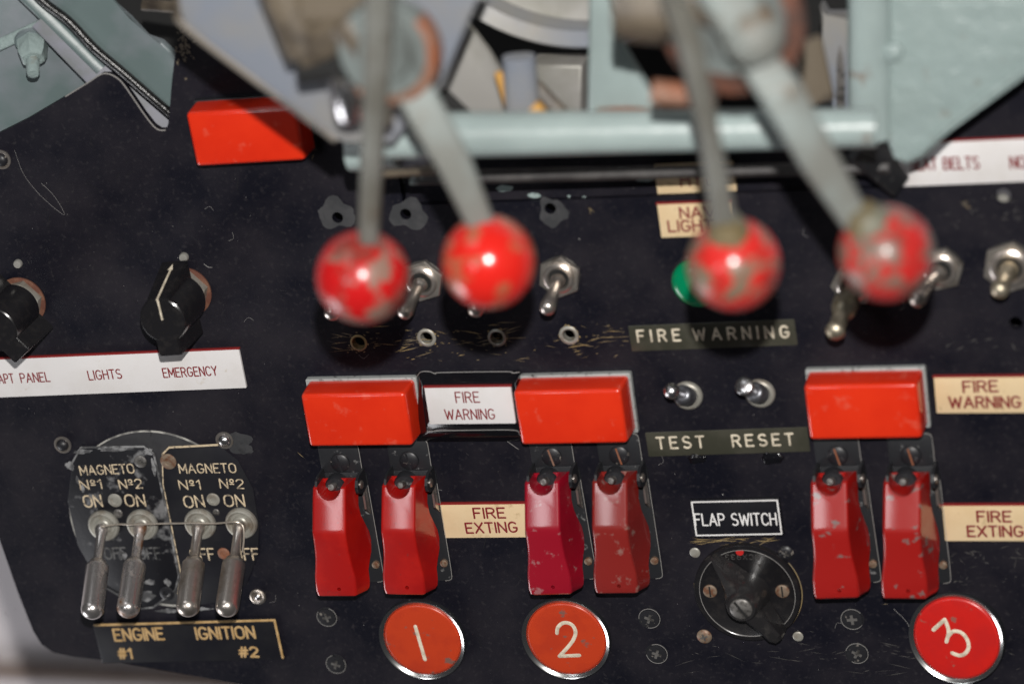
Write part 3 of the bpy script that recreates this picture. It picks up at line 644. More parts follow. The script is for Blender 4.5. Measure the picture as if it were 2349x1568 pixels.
guards = [((783, 1056), 'red_a', 'leftmost bright red switch guard, above the left pair of panel screws'),
          ((941.5, 1051), 'red_a', 'bright red switch guard touching the left end of the FIRE EXTING label'),
          ((1268, 1042), 'red_b', 'glossy crimson switch guard at the right end of the FIRE EXTING label'),
          ((1423, 1039), 'red_c', 'faded dull red switch guard left of the FLAP SWITCH label'),
          ((1923, 1040), 'red_d', 'chipped red switch guard right of the FLAP SWITCH label'),
          ((2091, 1040), 'red_d', 'chipped red switch guard next to the rightmost FIRE EXTING label')]
g0 = make_guard()
for i, (px, mat, lab) in enumerate(guards):
    g = g0 if i == 0 else dup(g0)
    p = W(*px); g.location = (p.x * S, p.y * S, 0); g.rotation_euler = (0, 0, [-.008, -.012, .012, .004, .02, .0][i]); g['label'] = lab
    k = [1.0, 1.0, 1.01, 1.01, 1.02, 1.02][i]; g.scale = (k, k, k)
    cv = child(g, 'cover')[0]; remat(cv, mat); cv.rotation_euler = ([0, .012, -.008, .015, -.006, .01][i], 0, [0, -.008, .006, -.004, .008, -.01][i])
    if i >= 2:
        remat(child(child(g, 'screw')[0], 'slot')[0], 'rust_light')

# ================================================================== ROUND NUMBERED BUTTONS
def button(px, hw_px, z, lab, mat, strokes, tilt=(0, 0)):
    c = W(*px, z); r = hw_px * .1605 * (1.0)
    e = W(px[0] + hw_px, px[1], z); r = (e - c).length * .985
    t = thing('push_button', lab, 'push button', (c.x, c.y, 0), 0, 'round numbered push buttons')
    t.rotation_euler = (tilt[0], tilt[1], 0)
    # bezel: a funnel-shaped chromed ring round the sunken face
    ob('ring', lathe([(r, .2), (r + .05, z - 1.0), (r + .1, z - .25), (r + .6, z + .0), (r + 1.15, z + .34), (r + 1.6, z + .68), (r + 1.72, z + .7), (r + 1.74, z + .3)], 72), 'chrome_soft', t, ang=60)
    ob('collar', lathe([(r + 2.0, 0), (r + 1.98, z + .45), (r + 1.9, z + .58), (r + 1.73, z + .58)], 64), 'bracket', t)
    ob('face', lathe([(r - .05, .3), (r - .05, z - .5), (r - .3, z - .12), (r - 1.2, z), (r * .5, z + .12), (0, z + .15)], 64), mat, t, ang=60)
    b = bmesh.new()
    for s in strokes: add_stroke(b, [W(x, y, z + .1) - c for x, y in s], .78, z + .10, .25)
    ob('numeral', b, 'ink_cream', t)
    return t
def tm(pts, ox=783.4, oy=1044.9): return [(ox + x * .3335, oy + y * .3335) for x, y in pts]
def sm2(pts): return [(p.x, p.y) for p in smooth_path([(x, y, 0) for x, y in pts], 5)]
button((968.5, 1466.8), 88, 1.6, 'orange-red round button engraved 1', 'btn_orange', [tm([(508, 1172), (574, 1398)])])
button((1298.3, 1464.4), 91, 1.6, 'orange-red round button engraved 2 above a bright chrome rim', 'btn_orange',
       [sm2(tm([(1482, 1218), (1488, 1180), (1515, 1152), (1550, 1146), (1590, 1165), (1610, 1210), (1596, 1260), (1560, 1310), (1500, 1376)])), tm([(1500, 1376), (1635, 1370)])])
button((2196, 1465), 101, 3.0, 'bright red round button engraved with a slanted 3', 'btn_red',
       [tm([(1728, 1212), (1805, 1142)], 1565.6), sm2(tm([(1805, 1142), (1828, 1190), (1834, 1230), (1822, 1285)], 1565.6)),
        sm2(tm([(1832, 1250), (1868, 1215), (1925, 1222), (1965, 1262), (1978, 1315), (1955, 1355), (1915, 1370), (1865, 1357)], 1565.6))], (math.radians(-7), math.radians(-6)))

# ================================================================== SCREWS AND RIVETS
def cross_screw(px, r, mat, lab, z0=0.0, hgt=.5, dark='screw_grey', group='flush cross-head panel screws', rim=True, rot=None):
    p = W(*px, z0)
    t = thing('panel_screw', lab, 'screw', (p.x, p.y, z0), random.uniform(0, 1.5) if rot is None else rot, group)
    if rim: prof = [(r + .45, 0), (r + .35, .14), (r, .14), (r - .1, .05), (r - .2, .08), (r - .25, hgt), (r * .7, hgt + .12), (0, hgt + .15)]
    else: prof = [(r, 0), (r, hgt * .3), (r * .8, hgt * .8), (r * .4, hgt), (0, hgt)]
    hd = ob('head', lathe(prof, 28), mat, t)
    if rim:
        b = bmesh.new(); k2 = random.uniform(0, 6); add_tube(b, [(r * 1.02 * math.cos(k2 + .2 * k), r * 1.02 * math.sin(k2 + .2 * k), .2) for k in range(26)], .12, 5)
        ob('worn_lit_rim', b, 'wear_glint', hd)
    b = bmesh.new(); a, w = r * .48, r * .13; top = hgt + (.2 if rim else .04)
    add_prism(b, [(-a, -w), (-w, -w), (-w, -a), (w, -a), (w, -w), (a, -w), (a, w), (w, w), (w, a), (-w, a), (-w, w), (-a, w)], hgt * .5, top)
    ob('recess', b, dark, t)
    return t
cross_screw((750, 1414), 3.9, 'screw_black', 'black painted cross screw left of button 1, upper of the two')
cross_screw((771, 1522), 3.9, 'screw_black', 'black painted cross screw left of button 1, lower of the two')
cross_screw((1490, 1417), 4.0, 'screw_black', 'black painted cross screw between button 2 and the rotary switch, upper')
cross_screw((1507, 1498), 4.0, 'screw_black', 'black painted cross screw between button 2 and the rotary switch, lower', dark='screw_grey')
cross_screw((1955, 1419), 4.1, 'screw_black', 'black painted cross screw below the chipped guards, upper of the two', dark='screw_grey')
cross_screw((1966, 1497), 4.1, 'screw_black', 'black painted cross screw beside a scuffed smear, near button 3', dark='screw_grey')
G2 = 'screws round the flap switch'
cross_screw((1803, 1267), 3.0, 'screw_black', 'dark domed screw at the upper right of the flap switch disc', hgt=1.2, rim=False, group=G2, dark='screw_grey')
cross_screw((1616, 1458), 2.9, 'screw_rust', 'rusty domed screw at the lower left of the flap switch disc', hgt=1.2, rim=False, group=G2)
def rivet(px, r, mat, lab, z0=0, h=.6, group='small grey rivets', name='rivet'):
    p = W(*px, z0)
    return tag(ob(name, lathe([(r, 0), (r, h * .6), (r * .85, h * .95), (r * .5, h), (0, h)], 20), mat, None, (p.x, p.y, z0)), lab, 'rivet', group)
rivet((1594.5, 1266), 2.0, 'collar', 'dull grey rivet at the upper left of the flap switch disc')
rivet((1831, 1458), 2.0, 'collar', 'dull grey rivet at the lower right of the flap switch disc')
rivet((42.5, 603.5), 1.7, 'alu', 'small grey stop pin above the cropped pointer knob', h=1.6, group='stop pins above the pointer knobs', name='stop_pin')
rivet((423, 588.5), 1.8, 'alu', 'small grey stop pin above the EMERGENCY pointer knob', h=1.6, group='stop pins above the pointer knobs', name='stop_pin')
rivet((2301, 458), 2.3, 'alu', 'dull round rivet in the hole below the SEAT BELTS label', z0=-2.0, h=1.2)
def dome_screw(px, r, lab, mat='chrome', z0=0):
    p = W(*px, z0)
    t = thing('dome_screw', lab, 'screw', (p.x, p.y, z0), 0, 'shiny screws round the magneto plate')
    ob('washer', lathe([(r + .3, 0), (r + .2, .35), (r - .5, .4), (r - .6, .1), (0, .1)], 28), 'nickel', t)
    ob('head', lathe([(r * .74, .1), (r * .72, .8), (r * .55, 1.5), (r * .3, 1.9), (0, 2.0)], 24), mat, t)
    return t
dome_screw((144, 1019.4), 3.3, 'dark domed screw at the upper left of the magneto plate', 'screw_black')
dome_screw((515, 1009), 3.3, 'shiny screw in grey paint at the upper right of the magneto plate', 'chrome')
dome_screw((3, 366), 3.6, 'dark domed screw at the left edge below the grey frame', 'screw_black')
p = W(592, 1367)
t = thing('hollow_rivet', 'shiny hollow rivet at the lower right of the magneto plate', 'rivet', (p.x, p.y, 0))
ob('rim', lathe([(3.3, 0), (3.2, .6), (2.6, .9), (2.0, .7), (1.7, .2), (0, .2)], 28), 'nickel', t)
ob('stud', lathe([(1.2, .2), (1.1, .9), (.6, 1.3), (0, 1.4)], 18), 'chrome', t)

# worn eyelets round the four holes
def eyelet(i, ro, ri, mat, lab):
    x, y, _ = HOLES[i]; p = W(x, y)
    tag(ob('eyelet', lathe([(ro, .02), (ro - .2, .22), (ri + .15, .32), (ri - .1, .1), (ri - .12, -2.9), (ri - .3, -2.9), (ri - .3, .02)], 30), mat, None, (p.x, p.y, 0)), lab, 'eyelet', 'worn eyelets in a row')
eyelet(0, 3.3, 2.6, 'scratch', 'dark yellowed eyelet ring, leftmost hole of the scratched row')
eyelet(1, 3.6, 2.45, 'collar', 'bright metal eyelet ring, second hole of the scratched row')
eyelet(2, 3.5, 2.5, 'collar', 'brownish eyelet ring below the second ball lever')
eyelet(3, 3.7, 2.45, 'collar', 'yellow-edged eyelet ring below the bare toggle switch')

# tar-like lumps under the TEST RESET tape
for (x, y, r, lab) in ((1597, 1051, 3.2, 'black tar lump at the tape edge below TEST'), (1770, 1050, 3.8, 'black tar lump at the tape edge below RESET')):
    p = W(x, y); b = bmesh.new()
    bmesh.ops.create_uvsphere(b, u_segments=24, v_segments=12, radius=1)
    for v in b.verts:
        k = 1 + .14 * math.sin(5 * v.co.x + r) + .1 * math.sin(7 * v.co.y + 2 * r); v.co = Vector((v.co.x * r * k * 1.1, v.co.y * r * .62 * k, max(v.co.z, 0) * .8 * k))
    tag(ob('sealant_lump', b, 'gloss_black', None, (p.x, p.y, .02)), lab, 'sealant', 'black sealant lumps')

# ================================================================== BAT TOGGLE SWITCHES
def toggle(piv, tip, lab, r=1.9, nut=8.2, zp=4.5, rot=0.0, lever='nickel', zt=None, group='bare toggle switches', kind='bat'):
    p = W(*piv, 1.5)
    t = thing('toggle_switch', lab, 'toggle switch', (p.x, p.y, 0), 0, group)
    d = []
    # solve tip height so that the lever stays in the vertical plane of its slot
    best = None
    for k in range(80, 340):
        z = k * .1; q = W(*tip, z) - p
        if best is None or abs(q.x) < best[0]: best = (abs(q.x), z, q)
    z = zt if zt else best[1]; q = W(*tip, z) - p
    nb = bmesh.new()
    add_lathe(nb, [(nut * .93, 0), (nut * .92, .5), (nut * .6, .55)], 36)
    ob('washer', nb, 'screw_black', t)  # black tone stands in for the dark gap round the nut
    nb = bmesh.new(); add_prism(nb, circ(nut, 6, 0, 0, rot), .5, 2.8, .2, 1)
    ob('nut', nb, 'nut', t, ang=15)
    nb = lathe([(nut * .72, 2.4), (nut * .70, 3.6), (nut * .62, 4.0), (nut * .5, 4.0), (nut * .44, 3.2), (nut * .44, 2.9)], 32)
    ob('bushing', nb, 'nickel', t, ang=15)
    ob('socket', lathe([(nut * .45, 2.85), (0, 2.95)], 24), 'dark', t)  # near-black disc paints the darkness inside the bushing hole
    a = Vector((0, 0, zp - 1.2)); e = Vector((q.x, q.y, z)); L_ = (e - a).length
    if kind == 'bat':
        pr = [(0, -.6), (1.55, .2), (1.9, 1.2), (1.6, 2.5), (1.12, 3.4), (1.2, 4.2), (1.55, L_ * .6), (1.95, L_ * .86), (2.0, L_ * .95), (1.75, L_ + .9), (1.1, L_ + 1.6), (0, L_ + 1.9)]
        pr = [(x * r / 1.95, y) for x, y in pr]
    elif kind == 'lock':
        pr = [(0, 0), (2.6, .2), (2.6, 5), (2.1, 5.5), (2.2, 8), (4.7, 8.6), (4.5, 13), (3.5, 15.5), (3.0, 16), (2.9, L_ - 1), (3.3, L_ - .4), (3.5, L_ + .8), (2.9, L_ + 2), (1.4, L_ + 2.8), (0, L_ + 3)]
    elif kind == 'thick':
        pr = [(0, 0), (3.4, .2), (3.2, 3), (2.4, 5.5), (2.25, L_ - 3.5), (3.1, L_ - 2), (3.3, L_ - .2), (2.8, L_ + 1.4), (1.5, L_ + 2.3), (0, L_ + 2.5)]
    ob('lever', lathe(pr, 28, along(a, e)), lever, t, ang=50)
    return t
toggle((789, 645), (761, 719), 'toggle switch hidden behind the leftmost ball knob, only its tip showing', r=3.0, rot=.2)
toggle((970, 643), (928.5, 716), 'toggle switch half hidden by the leftmost ball knob, nut showing', rot=.25, r=2.9, zt=20.5)
toggle((1119, 637), (1091, 711), 'toggle switch behind the second ball knob, only its tip showing', rot=.1, r=2.9)
toggle((1284, 634), (1256, 706), 'toggle switch fully in view right of the second ball knob', rot=.32, r=2.9)
toggle((2159, 616), (2104, 687), 'toggle switch half hidden by the rightmost ball knob', rot=.2, r=2.9, zt=22)
toggle((2317, 612), (2294, 664), 'stubby toggle switch with a wide ring nut at the right edge', rot=.3, lever='brass', nut=9.8, kind='thick', zt=17)
toggle((1958, 652), (1917, 756), 'thick locking toggle lever left of the rightmost ball knob', lever='brass', kind='lock', zt=27)

def push_toggle(cen, tip, lab, flat):
    p = W(*cen, 1.5)
    t = thing('toggle_switch', lab, 'toggle switch', (p.x, p.y, 0), 0, 'small chrome toggles by TEST and RESET')
    ob('bushing', lathe([(5.6, 0), (5.5, .8), (4.9, 1.4), (4.2, 1.6), (3.9, 1.0), (3.4, .8), (0, .8)], 36), 'collar', t)
    q = W(*tip, 16.5) - p; a = Vector((0, 0, 1.0)); e = Vector((q.x, q.y, 16.5)); L_ = (e - a).length
    if flat: pr = [(3.2, 0), (3.1, 6.5), (2.7, 7.2), (1.5, 7.4), (1.5, 9), (2.1, 9.6), (2.9, L_ - 3), (3.2, L_ - 1), (3.2, L_ - .1), (2.9, L_ + .2), (0, L_ + .25)]
    else: pr = [(3.2, 0), (3.1, 6.5), (2.6, 7.2), (1.5, 7.4), (1.6, L_ * .7), (2.6, L_ - 2), (2.9, L_), (2.5, L_ + 1.6), (1.4, L_ + 2.6), (0, L_ + 2.9)]
    k = 6 if flat else 6
    ob('sleeve', lathe([(0, -.2), (3.7, 0), (3.6, 6.3), (3.1, 7.0), (2.0, 7.25), (0, 7.25)], 28, along(a, e)), 'sleeve', t, ang=50)
    ob('lever', lathe([(0, 6)] + pr[3:], 28, along(a, e)), 'chrome', t, ang=50)
push_toggle((1576, 910), (1541, 896), 'small ball-tipped chrome toggle above TEST', False)
push_toggle((1742, 905), (1706, 884.5), 'small flat-ended chrome toggle above RESET', True)

# green indicator lamp behind the third ball
p = W(1598, 652, 4)
t = thing('indicator_lamp', 'green domed indicator lamp half hidden by the third ball knob', 'lamp', (p.x, p.y, 0))
ob('bezel', lathe([(10.2, 0), (10.0, 1.2), (9.4, 1.6), (9.2, .8), (0, .8)], 40), 'bracket', t)
ob('lens', lathe([(9.3, .8), (9.3, 3.0)] + dome(9.2, 3.0, 3.2), 48), 'green', t, ang=60)

# ================================================================== POINTER KNOBS
def pointer_knob(px, rot, lab, arrow=True):
    p = W(*px, 0)
    t = thing('pointer_knob', lab, 'rotary knob', (p.x, p.y, 0), rot, 'black pointer knobs over the white label')
    ob('washer', lathe([(9.8, 0), (9.8, .7), (9.4, .9), (6, .9)], 44), 'rust', t)
    ob('nut', prism(circ(9.2, 6, 0, 0, .2 - rot), .9, 4.6, .4), 'collar', t)
    H = 27.0
    prof = [(0, 6.2), (9.5, 6.2), (9.7, 7), (9.0, H - .9), (8.75, H - .3), (8.3, H), (0, H)]
    body = lathe(prof, 56)
    ob('body', body, 'knob', t, ang=30)
    b = bmesh.new()   # tail wing
    add_loft(b, [[(-4.6, -5, 4.5), (4.6, -5, 4.5), (4.9, -15.4, 4.5), (-4.9, -15.4, 4.5)], [(-4.4, -5, H - .02), (4.4, -5, H - .02), (4.5, -14.2, H - .02), (-4.5, -14.2, H - .02)]])
    bmesh.ops.bevel(b, geom=list(b.edges), offset=.4, segments=2, affect='EDGES')
    ob('tail', b, 'knob', t, ang=30)
    b = bmesh.new()   # sloping pointer
    add_loft(b, [[(-5.2, 0, 4.5), (5.2, 0, 4.5), (5.2, 14.4, 4.5), (-5.2, 14.4, 4.5)], [(-4.4, 0, H + .03), (4.4, 0, H + .03), (4.4, 8.7, H + .03), (-4.4, 8.7, H + .03)]])
    bmesh.ops.bevel(b, geom=list(b.edges), offset=.35, segments=2, affect='EDGES')
    pt = ob('pointer', b, 'knob', t, ang=30)
    b = bmesh.new()
    add_tube(b, [(0, .4, H + .05), (0, 8.5, H + .05)], .42, 6)
    if arrow:
        sl = lambda k: (0, 8.75 + (14.4 - 8.7) * k, H - (H - 4.5) * k)
        add_tube(b, [sl(-0.03), sl(.80)], .42, 6)
        a = Vector(sl(.90)); c = Vector(sl(.74)); n = Vector((0, 22.5, 7)).normalized() * .25
        vs = [a + n, c + Vector((-1.1, 0, 0)) + n, c + Vector((1.1, 0, 0)) + n]
        b.faces.new([b.verts.new(v) for v in vs])
    ob('white_line', b, 'ink_cream', pt)
    return t
pointer_knob((429, 668), math.radians(2), 'black pointer knob with white arrow above EMERGENCY')
pointer_knob((50, 690), math.radians(38), 'cropped black pointer knob at the left edge above PANEL')

# ================================================================== FLAP ROTARY SWITCH
fc = W(1714.7, 1358.4, 1.5)
t = thing('rotary_switch', 'black round flap switch disc with a bar knob below the FLAP SWITCH label', 'rotary switch', (fc.x, fc.y, 0))
ob('disc', lathe([(20.3, 0), (20.3, 1.6), (19.8, 2.2), (18.4, 2.3), (17.9, 1.9), (0, 1.9)], 72), 'knob', t)
def fl(px, py, h): return W(px, py, h) - fc
q = fl(1696.7, 1265, 2)
ob('red_dot', lathe([(1.55, 1.9), (1.5, 2.05), (0, 2.08)], 20, Matrix.Translation((q.x, q.y, 0))), 'ball_d', t)
for (x, y) in ((1629, 1355), (1794.7, 1355)):
    q = fl(x, y, 2); s = ob('screw', lathe([(2.7, 1.9), (2.6, 2.3), (2.2, 2.5), (0, 2.5)], 24, Matrix.Translation((q.x, q.y, 0))), 'screw_rust', t)
    b = bmesh.new(); add_prism(b, [(q.x - .3, q.y - 2.2), (q.x + .3, q.y - 2.2), (q.x + .3, q.y + 2.2), (q.x - .3, q.y + 2.2)], 2.2, 2.53)
    ob('slot', b, 'dark', s)
b = bmesh.new()
a0, a1 = fl(1742, 1278, 2), fl(1664, 1278, 2)
add_text(b, '5CX933', (a0.x, a0.y + 1.2), (a1.x, a1.y + 1.2), 2.0, .16, 1.95, .35, zf=.8)
add_text(b, 'A', (a0.x + 0.6, a0.y - 2.6), (a0.x - .9, a0.y - 2.6), 1.8, .16, 1.95, zf=.8)
ob('moulded_letters', b, 'scuff', t)
e1, e2 = W(1628, 1284, 7), W(1786, 1466, 7)
wd = (e2 - e1).normalized(); wn = Vector((-wd.y, wd.x)); L1 = (e1 - fc).dot(wd); L2 = (e2 - fc).dot(wd); off = ((e1 - fc).dot(wn) + (e2 - fc).dot(wn)) / 2
kn = bmesh.new()
add_lathe(kn, [(8.8, 1.95), (8.6, 3), (7.2, 9), (5.8, 13), (5.2, 13.8), (0, 13.8)], 44)
K = ob('hub', kn, 'knob_bar', t, ang=35)
b = bmesh.new()
def blade(s, wb, wt, zt):
    pt = lambda w, z: (wd.x * s + wn.x * w, wd.y * s + wn.y * w, z)
    return [pt(-wb, 2.2), pt(wb, 2.2), pt(wt * 1.1, zt - 1), pt(wt * .7, zt), pt(-wt * .7, zt), pt(-wt * 1.1, zt - 1)]
add_loft(b, [blade(L1, .5, .4, 5), blade(L1 + 1.5, 2.0, .9, 6.6), blade(L1 * .6, 4.6, 1.4, 9.4), blade(L1 * .3, 6.2, 2.4, 12.2), blade(0, 6.5, 3.4, 13.4), blade(L2 * .3, 5.4, 3.0, 12.4), blade(L2 * .6, 4.2, 2.6, 11.0), blade(L2 * .9, 3.4, 2.4, 10.2), blade(L2, 2.6, 1.6, 9)])
ob('bar', b, 'knob_bar', t, ang=25)
s = ob('centre_screw', lathe([(4.3, 13.6), (4.2, 14.3), (3.6, 14.8), (0, 14.9)], 32), 'screw_grey', t)
b = bmesh.new(); add_prism(b, [(-.45, -3.8), (.45, -3.8), (.45, 3.8), (-.45, 3.8)], 14.4, 14.95)
bmesh.ops.rotate(b, matrix=Matrix.Rotation(math.radians(32), 3, 'Z'), verts=b.verts, cent=(0, 0, 0))
ob('slot', b, 'dark', s)
b = bmesh.new()
add_tube(b, [(20.35 * math.cos(math.radians(a)), 20.35 * math.sin(math.radians(a)), .3) for a in range(170, 400, 5)], .26, 6)
ob('worn_lit_rim', b, 'scratch', t)  # pale arc painted in as a highlight on the disc rim
b = bmesh.new()
add_tube(b, [(18.1 * math.cos(math.radians(a)), 18.1 * math.sin(math.radians(a)), 2.1) for a in range(0, 365, 5)], .14, 5)
ob('groove', b, 'wear_glint', t)  # thin pale ring, a painted highlight along the rim groove

# ================================================================== MAGNETO SWITCH PLATE
mc = W(372, 1190, -.6)
mp = thing('magneto_plate', 'worn round black switch plate engraved MAGNETO with four long levers', 'switch plate', (mc.x, mc.y, 0))
ob('disc', lathe([(38.1, -2.8), (38.1, -1.0), (37.8, -.7), (0, -.7)], 96), 'disc_grey', mp)
b = bmesh.new(); add_tube(b, [(38.0 * math.cos(math.radians(a)), 38.0 * math.sin(math.radians(a)), -.35) for a in range(0, 365, 5)], .46, 6)
ob('worn_lit_rim', b, 'rim_wear', mp)
def ml(px, py, h=.4): return W(px, py, h) - mc
half = [(165, 1062), (185, 1026), (330, 1024), (352, 1040), (368, 1110), (388, 1200), (410, 1320), (402, 1352), (352, 1392), (325, 1395), (230, 1340), (178, 1250), (155, 1150)]
half2 = [(372, 1042), (388, 1026), (500, 1020), (545, 1055), (580, 1120), (594, 1200), (592, 1270), (565, 1340), (520, 1378), (420, 1392), (408, 1360), (416, 1320), (392, 1200), (374, 1110)]
for k, poly in enumerate((half, half2)):
    pp = [ml(x, y) for x, y in poly]
    h_ = ob('face_plate', prism(pp, -.7, .35 + .02 * k, .15), 'plate' if k == 0 else 'black_label', mp)
    b = bmesh.new(); pts = [(q.x, q.y, .3) for q in pp]
    if k == 0: add_tube(b, pts[:11] , .45, 6)
    else: add_tube(b, pts[:3], .45, 6); add_tube(b, pts[-5:] + [pts[0]], .3, 6)
    ob('worn_edge', b, 'smear_white' if k == 0 else 'ink_plate', h_)
b = bmesh.new()
for (x, y, rx, ry) in ((190, 1035, 26, 6), (265, 1030, 50, 5), (160, 1068, 12, 12), (340, 1035, 16, 10), (352, 1070, 6, 22), (335, 1365, 26, 15), (345, 1335, 16, 8), (385, 1335, 10, 10), (385, 1400, 30, 6), (450, 1395, 40, 5), (280, 1272, 12, 14), (330, 1270, 8, 6), (190, 1120, 5, 10), (178, 1100, 6, 10)):
    q = ml(x, y, .4); z = .372 + nz() * .2
    b = bmesh.new(); b.faces.new([b.verts.new((q.x + rx * .165 * random.uniform(.6, 1.2) * math.cos(k * .393), q.y + ry * .17 * random.uniform(.6, 1.2) * math.sin(k * .393), z)) for k in range(16)])
    ob('rubbed_patch', b, 'smear_white', mp, smooth=False)
b = bmesh.new(); bf = bmesh.new()
TX = [('MAGNETO', (413, 1084.4), (542, 1083), 20), ('Nº1', (413, 1122), (460, 1121), 20), ('Nº2', (506, 1118.4), (559, 1119.5), 20),
      ('ON', (425.6, 1163.4), (469.5, 1161), 25), ('ON', (517, 1160.5), (561.7, 1160), 25), ('OFF', (440, 1284), (493, 1283), 25), ('OFF', (540, 1283), (594, 1283), 25),
      ('ON', (195.2, 1162.3), (235.4, 1160.5), 25), ('ON', (289.6, 1159.8), (334, 1159.8), 25), ('Nº2', (276, 1121), (327, 1118.4), 20), ('MAGNETO', (186, 1089), (308.6, 1084), 20), ('Nº1', (186, 1122), (234, 1120), 20)]
for s, p0, p1, ch in TX:
    mid = ((p0[0] + p1[0]) / 2, (p0[1] + p1[1]) / 2); hg = (W(mid[0], mid[1] - ch, .4) - W(*mid, .4)).length
    add_text(b, s, ml(*p0), ml(*p1), hg, .34 if ch == 25 else .27, .385, zf=.2)
for s, p0, p1, ch in [('OFF', (243, 1281), (292, 1280), 24), ('OFF', (320, 1281), (370, 1280), 24)]:
    hg = (W(p0[0], p0[1] - ch, .4) - W(*p0, .4)).length
    add_text(bf, s, ml(*p0), ml(*p1), hg, .42, .385, zf=.2)
ob('lettering', b, 'ink_plate', mp); ob('rubbed_lettering', bf, 'ink_faint', mp)
for (x, y, r, mat) in ((322, 1058, 2.6, 'screw_grey'), (386, 1058, 3.3, 'screw_rust'), (263.5, 1147, 2.9, 'collar'), (489, 1145, 2.7, 'collar'), (383, 1360, 3.0, 'screw_black'), (513, 1269, 2.5, 'rust_light'), (271, 1177, 1.9, 'screw_grey'), (496, 1174, 1.4, 'screw_grey')):
    q = ml(x, y, .5)
    s = ob('screw', lathe([(r, .36), (r * .98, .62), (r * .8, .85), (r * .5, .9), (r * .42, .6), (r * .1, .55), (0, .55)], 22, Matrix.Translation((q.x, q.y, 0))), mat, mp)
MT = [((234, 1210), (211.6, 1399), 'steel', 'rustiest long steel lever, leftmost on the magneto plate'), ((322.5, 1208), (294, 1396), 'steel', 'rust-spotted long steel lever, second on the magneto plate'),
      ((455.6, 1206), (431, 1393), 'nickel', 'clean long steel lever, third on the magneto plate'), ((550, 1204.5), (520.7, 1393), 'nickel', 'clean long steel lever carrying the wire end, rightmost on the magneto plate')]
wire_pts = []
for (pv, tip, mat, lab) in MT:
    p = W(*pv, 3.0)
    t = thing('lever_switch', lab, 'lever switch', (p.x, p.y, .36), 0, 'long lever switches on the magneto plate')
    ob('collar', lathe([(6.4, 0), (6.4, 1.2), (5.95, 2.0), (5.3, 2.2), (4.8, 1.5), (4.4, 1.1), (3.4, 1.0), (3.0, 1.8), (2.4, 2.2), (0, 2.3)], 40), 'collar', t, ang=18)
    q = W(*tip, 33) - p; a = Vector((0, .6, 2.2)); e = Vector((q.x, q.y, 33 - .36)); L_ = (e - a).length
    ob('neck', lathe([(0, 0), (2.5, .4), (2.7, 1.6), (2.5, 3.0), (1.95, 4.2), (1.9, L_ * .40), (2.4, L_ * .43)], 28, along(a, e)), mat, t, ang=50)
    hl = L_ * .42
    ob('handle', lathe([(0, hl - .4), (2.5, hl - .3), (3.1, hl), (3.6, hl + 1.2), (4.4, hl + 2.0), (4.5, hl + 3)] + [(4.5, L_ - 1)] + [(4.5 * math.cos(k * .196), L_ - .6 + 4.0 * math.sin(k * .196)) for k in range(8)] + [(0, L_ + 3.4)], 32, along(a, e)), mat if mat == 'steel' else 'nickel', t, ang=50)
    wire_pts.append(Vector((p.x, p.y, .36)) + a + (e - a).normalized() * 3.2 + Vector((0, 4.2, 1.2)))
b = bmesh.new(); w0 = wire_pts
seq = [w0[0] + Vector((1.2, -.5, .5))]
for i in range(3):
    m = (w0[i] + w0[i + 1]) / 2 + Vector((0, random.uniform(-.6, .1), random.uniform(-.5, .3)))
    seq += [m, w0[i + 1] + Vector((-.3, .2 * i, .3))]
seq += [w0[3] + Vector((2.4, -1.5, -.2)), w0[3] + Vector((3.0, -6, 2.5)), w0[3] + Vector((2.7, -10, 5.5))]
add_tube(b, smooth_path([v - w0[0] for v in seq]), .38, 7)
tag(ob('lock_wire', b, 'wire', None, w0[0]), 'thin locking wire strung across the four magneto levers', 'wire')

# ================================================================== LEVER FRAME ABOVE THE PANEL
def plate_px(px, h, th, bev=.8, o=(0, 0), seg=3): return prism(rel([W(x, y, h) for x, y in px], o), h - th, h, bev, seg)
def bar3(p0, p1, w0, t0, w1, t1, side=None, rnd=.25, mid=None):
    """flat bar from p0 to p1; w across the view, t towards it"""
    p0 = Vector(p0); p1 = Vector(p1); d = (p1 - p0).normalized()
    s = d.cross(Vector((.2887, .3877, .8755))).normalized() if side is None else side; n = s.cross(d)
    rings = []
    def rg(c, w, t):
        out = []
        for (sx, sy, a0) in ((1, -1, -90), (1, 1, 0), (-1, 1, 90), (-1, -1, 180)):
            r = min(w, t) * rnd
            for k in range(4):
                a = math.radians(a0 + 30 * k); out.append(c + s * (sx * (w / 2 - r) + r * math.cos(a)) + n * (sy * (t / 2 - r) + r * math.sin(a)))
        return out
    rings = [rg(p0, w0, t0)] + ([rg(Vector(m[0]), m[1], m[2]) for m in (mid or [])]) + [rg(p1, w1, t1)]
    return add_loft(bmesh.new(), rings)
MMP = .16
# left side plate (triangular web)
o0 = W(600, 150, 125)
fr = thing('lever_support', 'pale grey-green lever support with side plate, cross bar and upright post', 'frame', (o0.x, o0.y, 0))
def shift(bm, o=None):
    o = o0 if o is None else o
    bmesh.ops.translate(bm, vec=(-o.x, -o.y, 0), verts=bm.verts); return bm
ob('side_plate', plate_px([(404, -60), (406, 20), (424, 62), (600, 196), (770, 322), (800, 330), (900, 330), (1010, 200), (1120, -60)], 125, 3.0, 1.2, o0), 'paint_lilac', fr)
b = bmesh.new()
add_tube(b, smooth_path([(*(W(x, y, 125) - o0), 124) for x, y in [(404, -60), (406, 20), (424, 62), (600, 196), (770, 322)]], 4), 1.5, 8)
ob('folded_edge', b, 'beige', fr)
pb0, pb1 = P3(835, 312, 100), P3(2010, 292, 80)
b = bar3(pb0, pb1, 15.5, 15, 12.5, 12, rnd=.46); ob('cross_bar', shift(b), 'paint_pale', fr)
b = bar3(P3(810, 312, 66), P3(915, 308, 66), 24, 20, 22, 20, rnd=.3); ob('end_block', shift(b), 'paint_pale', fr)
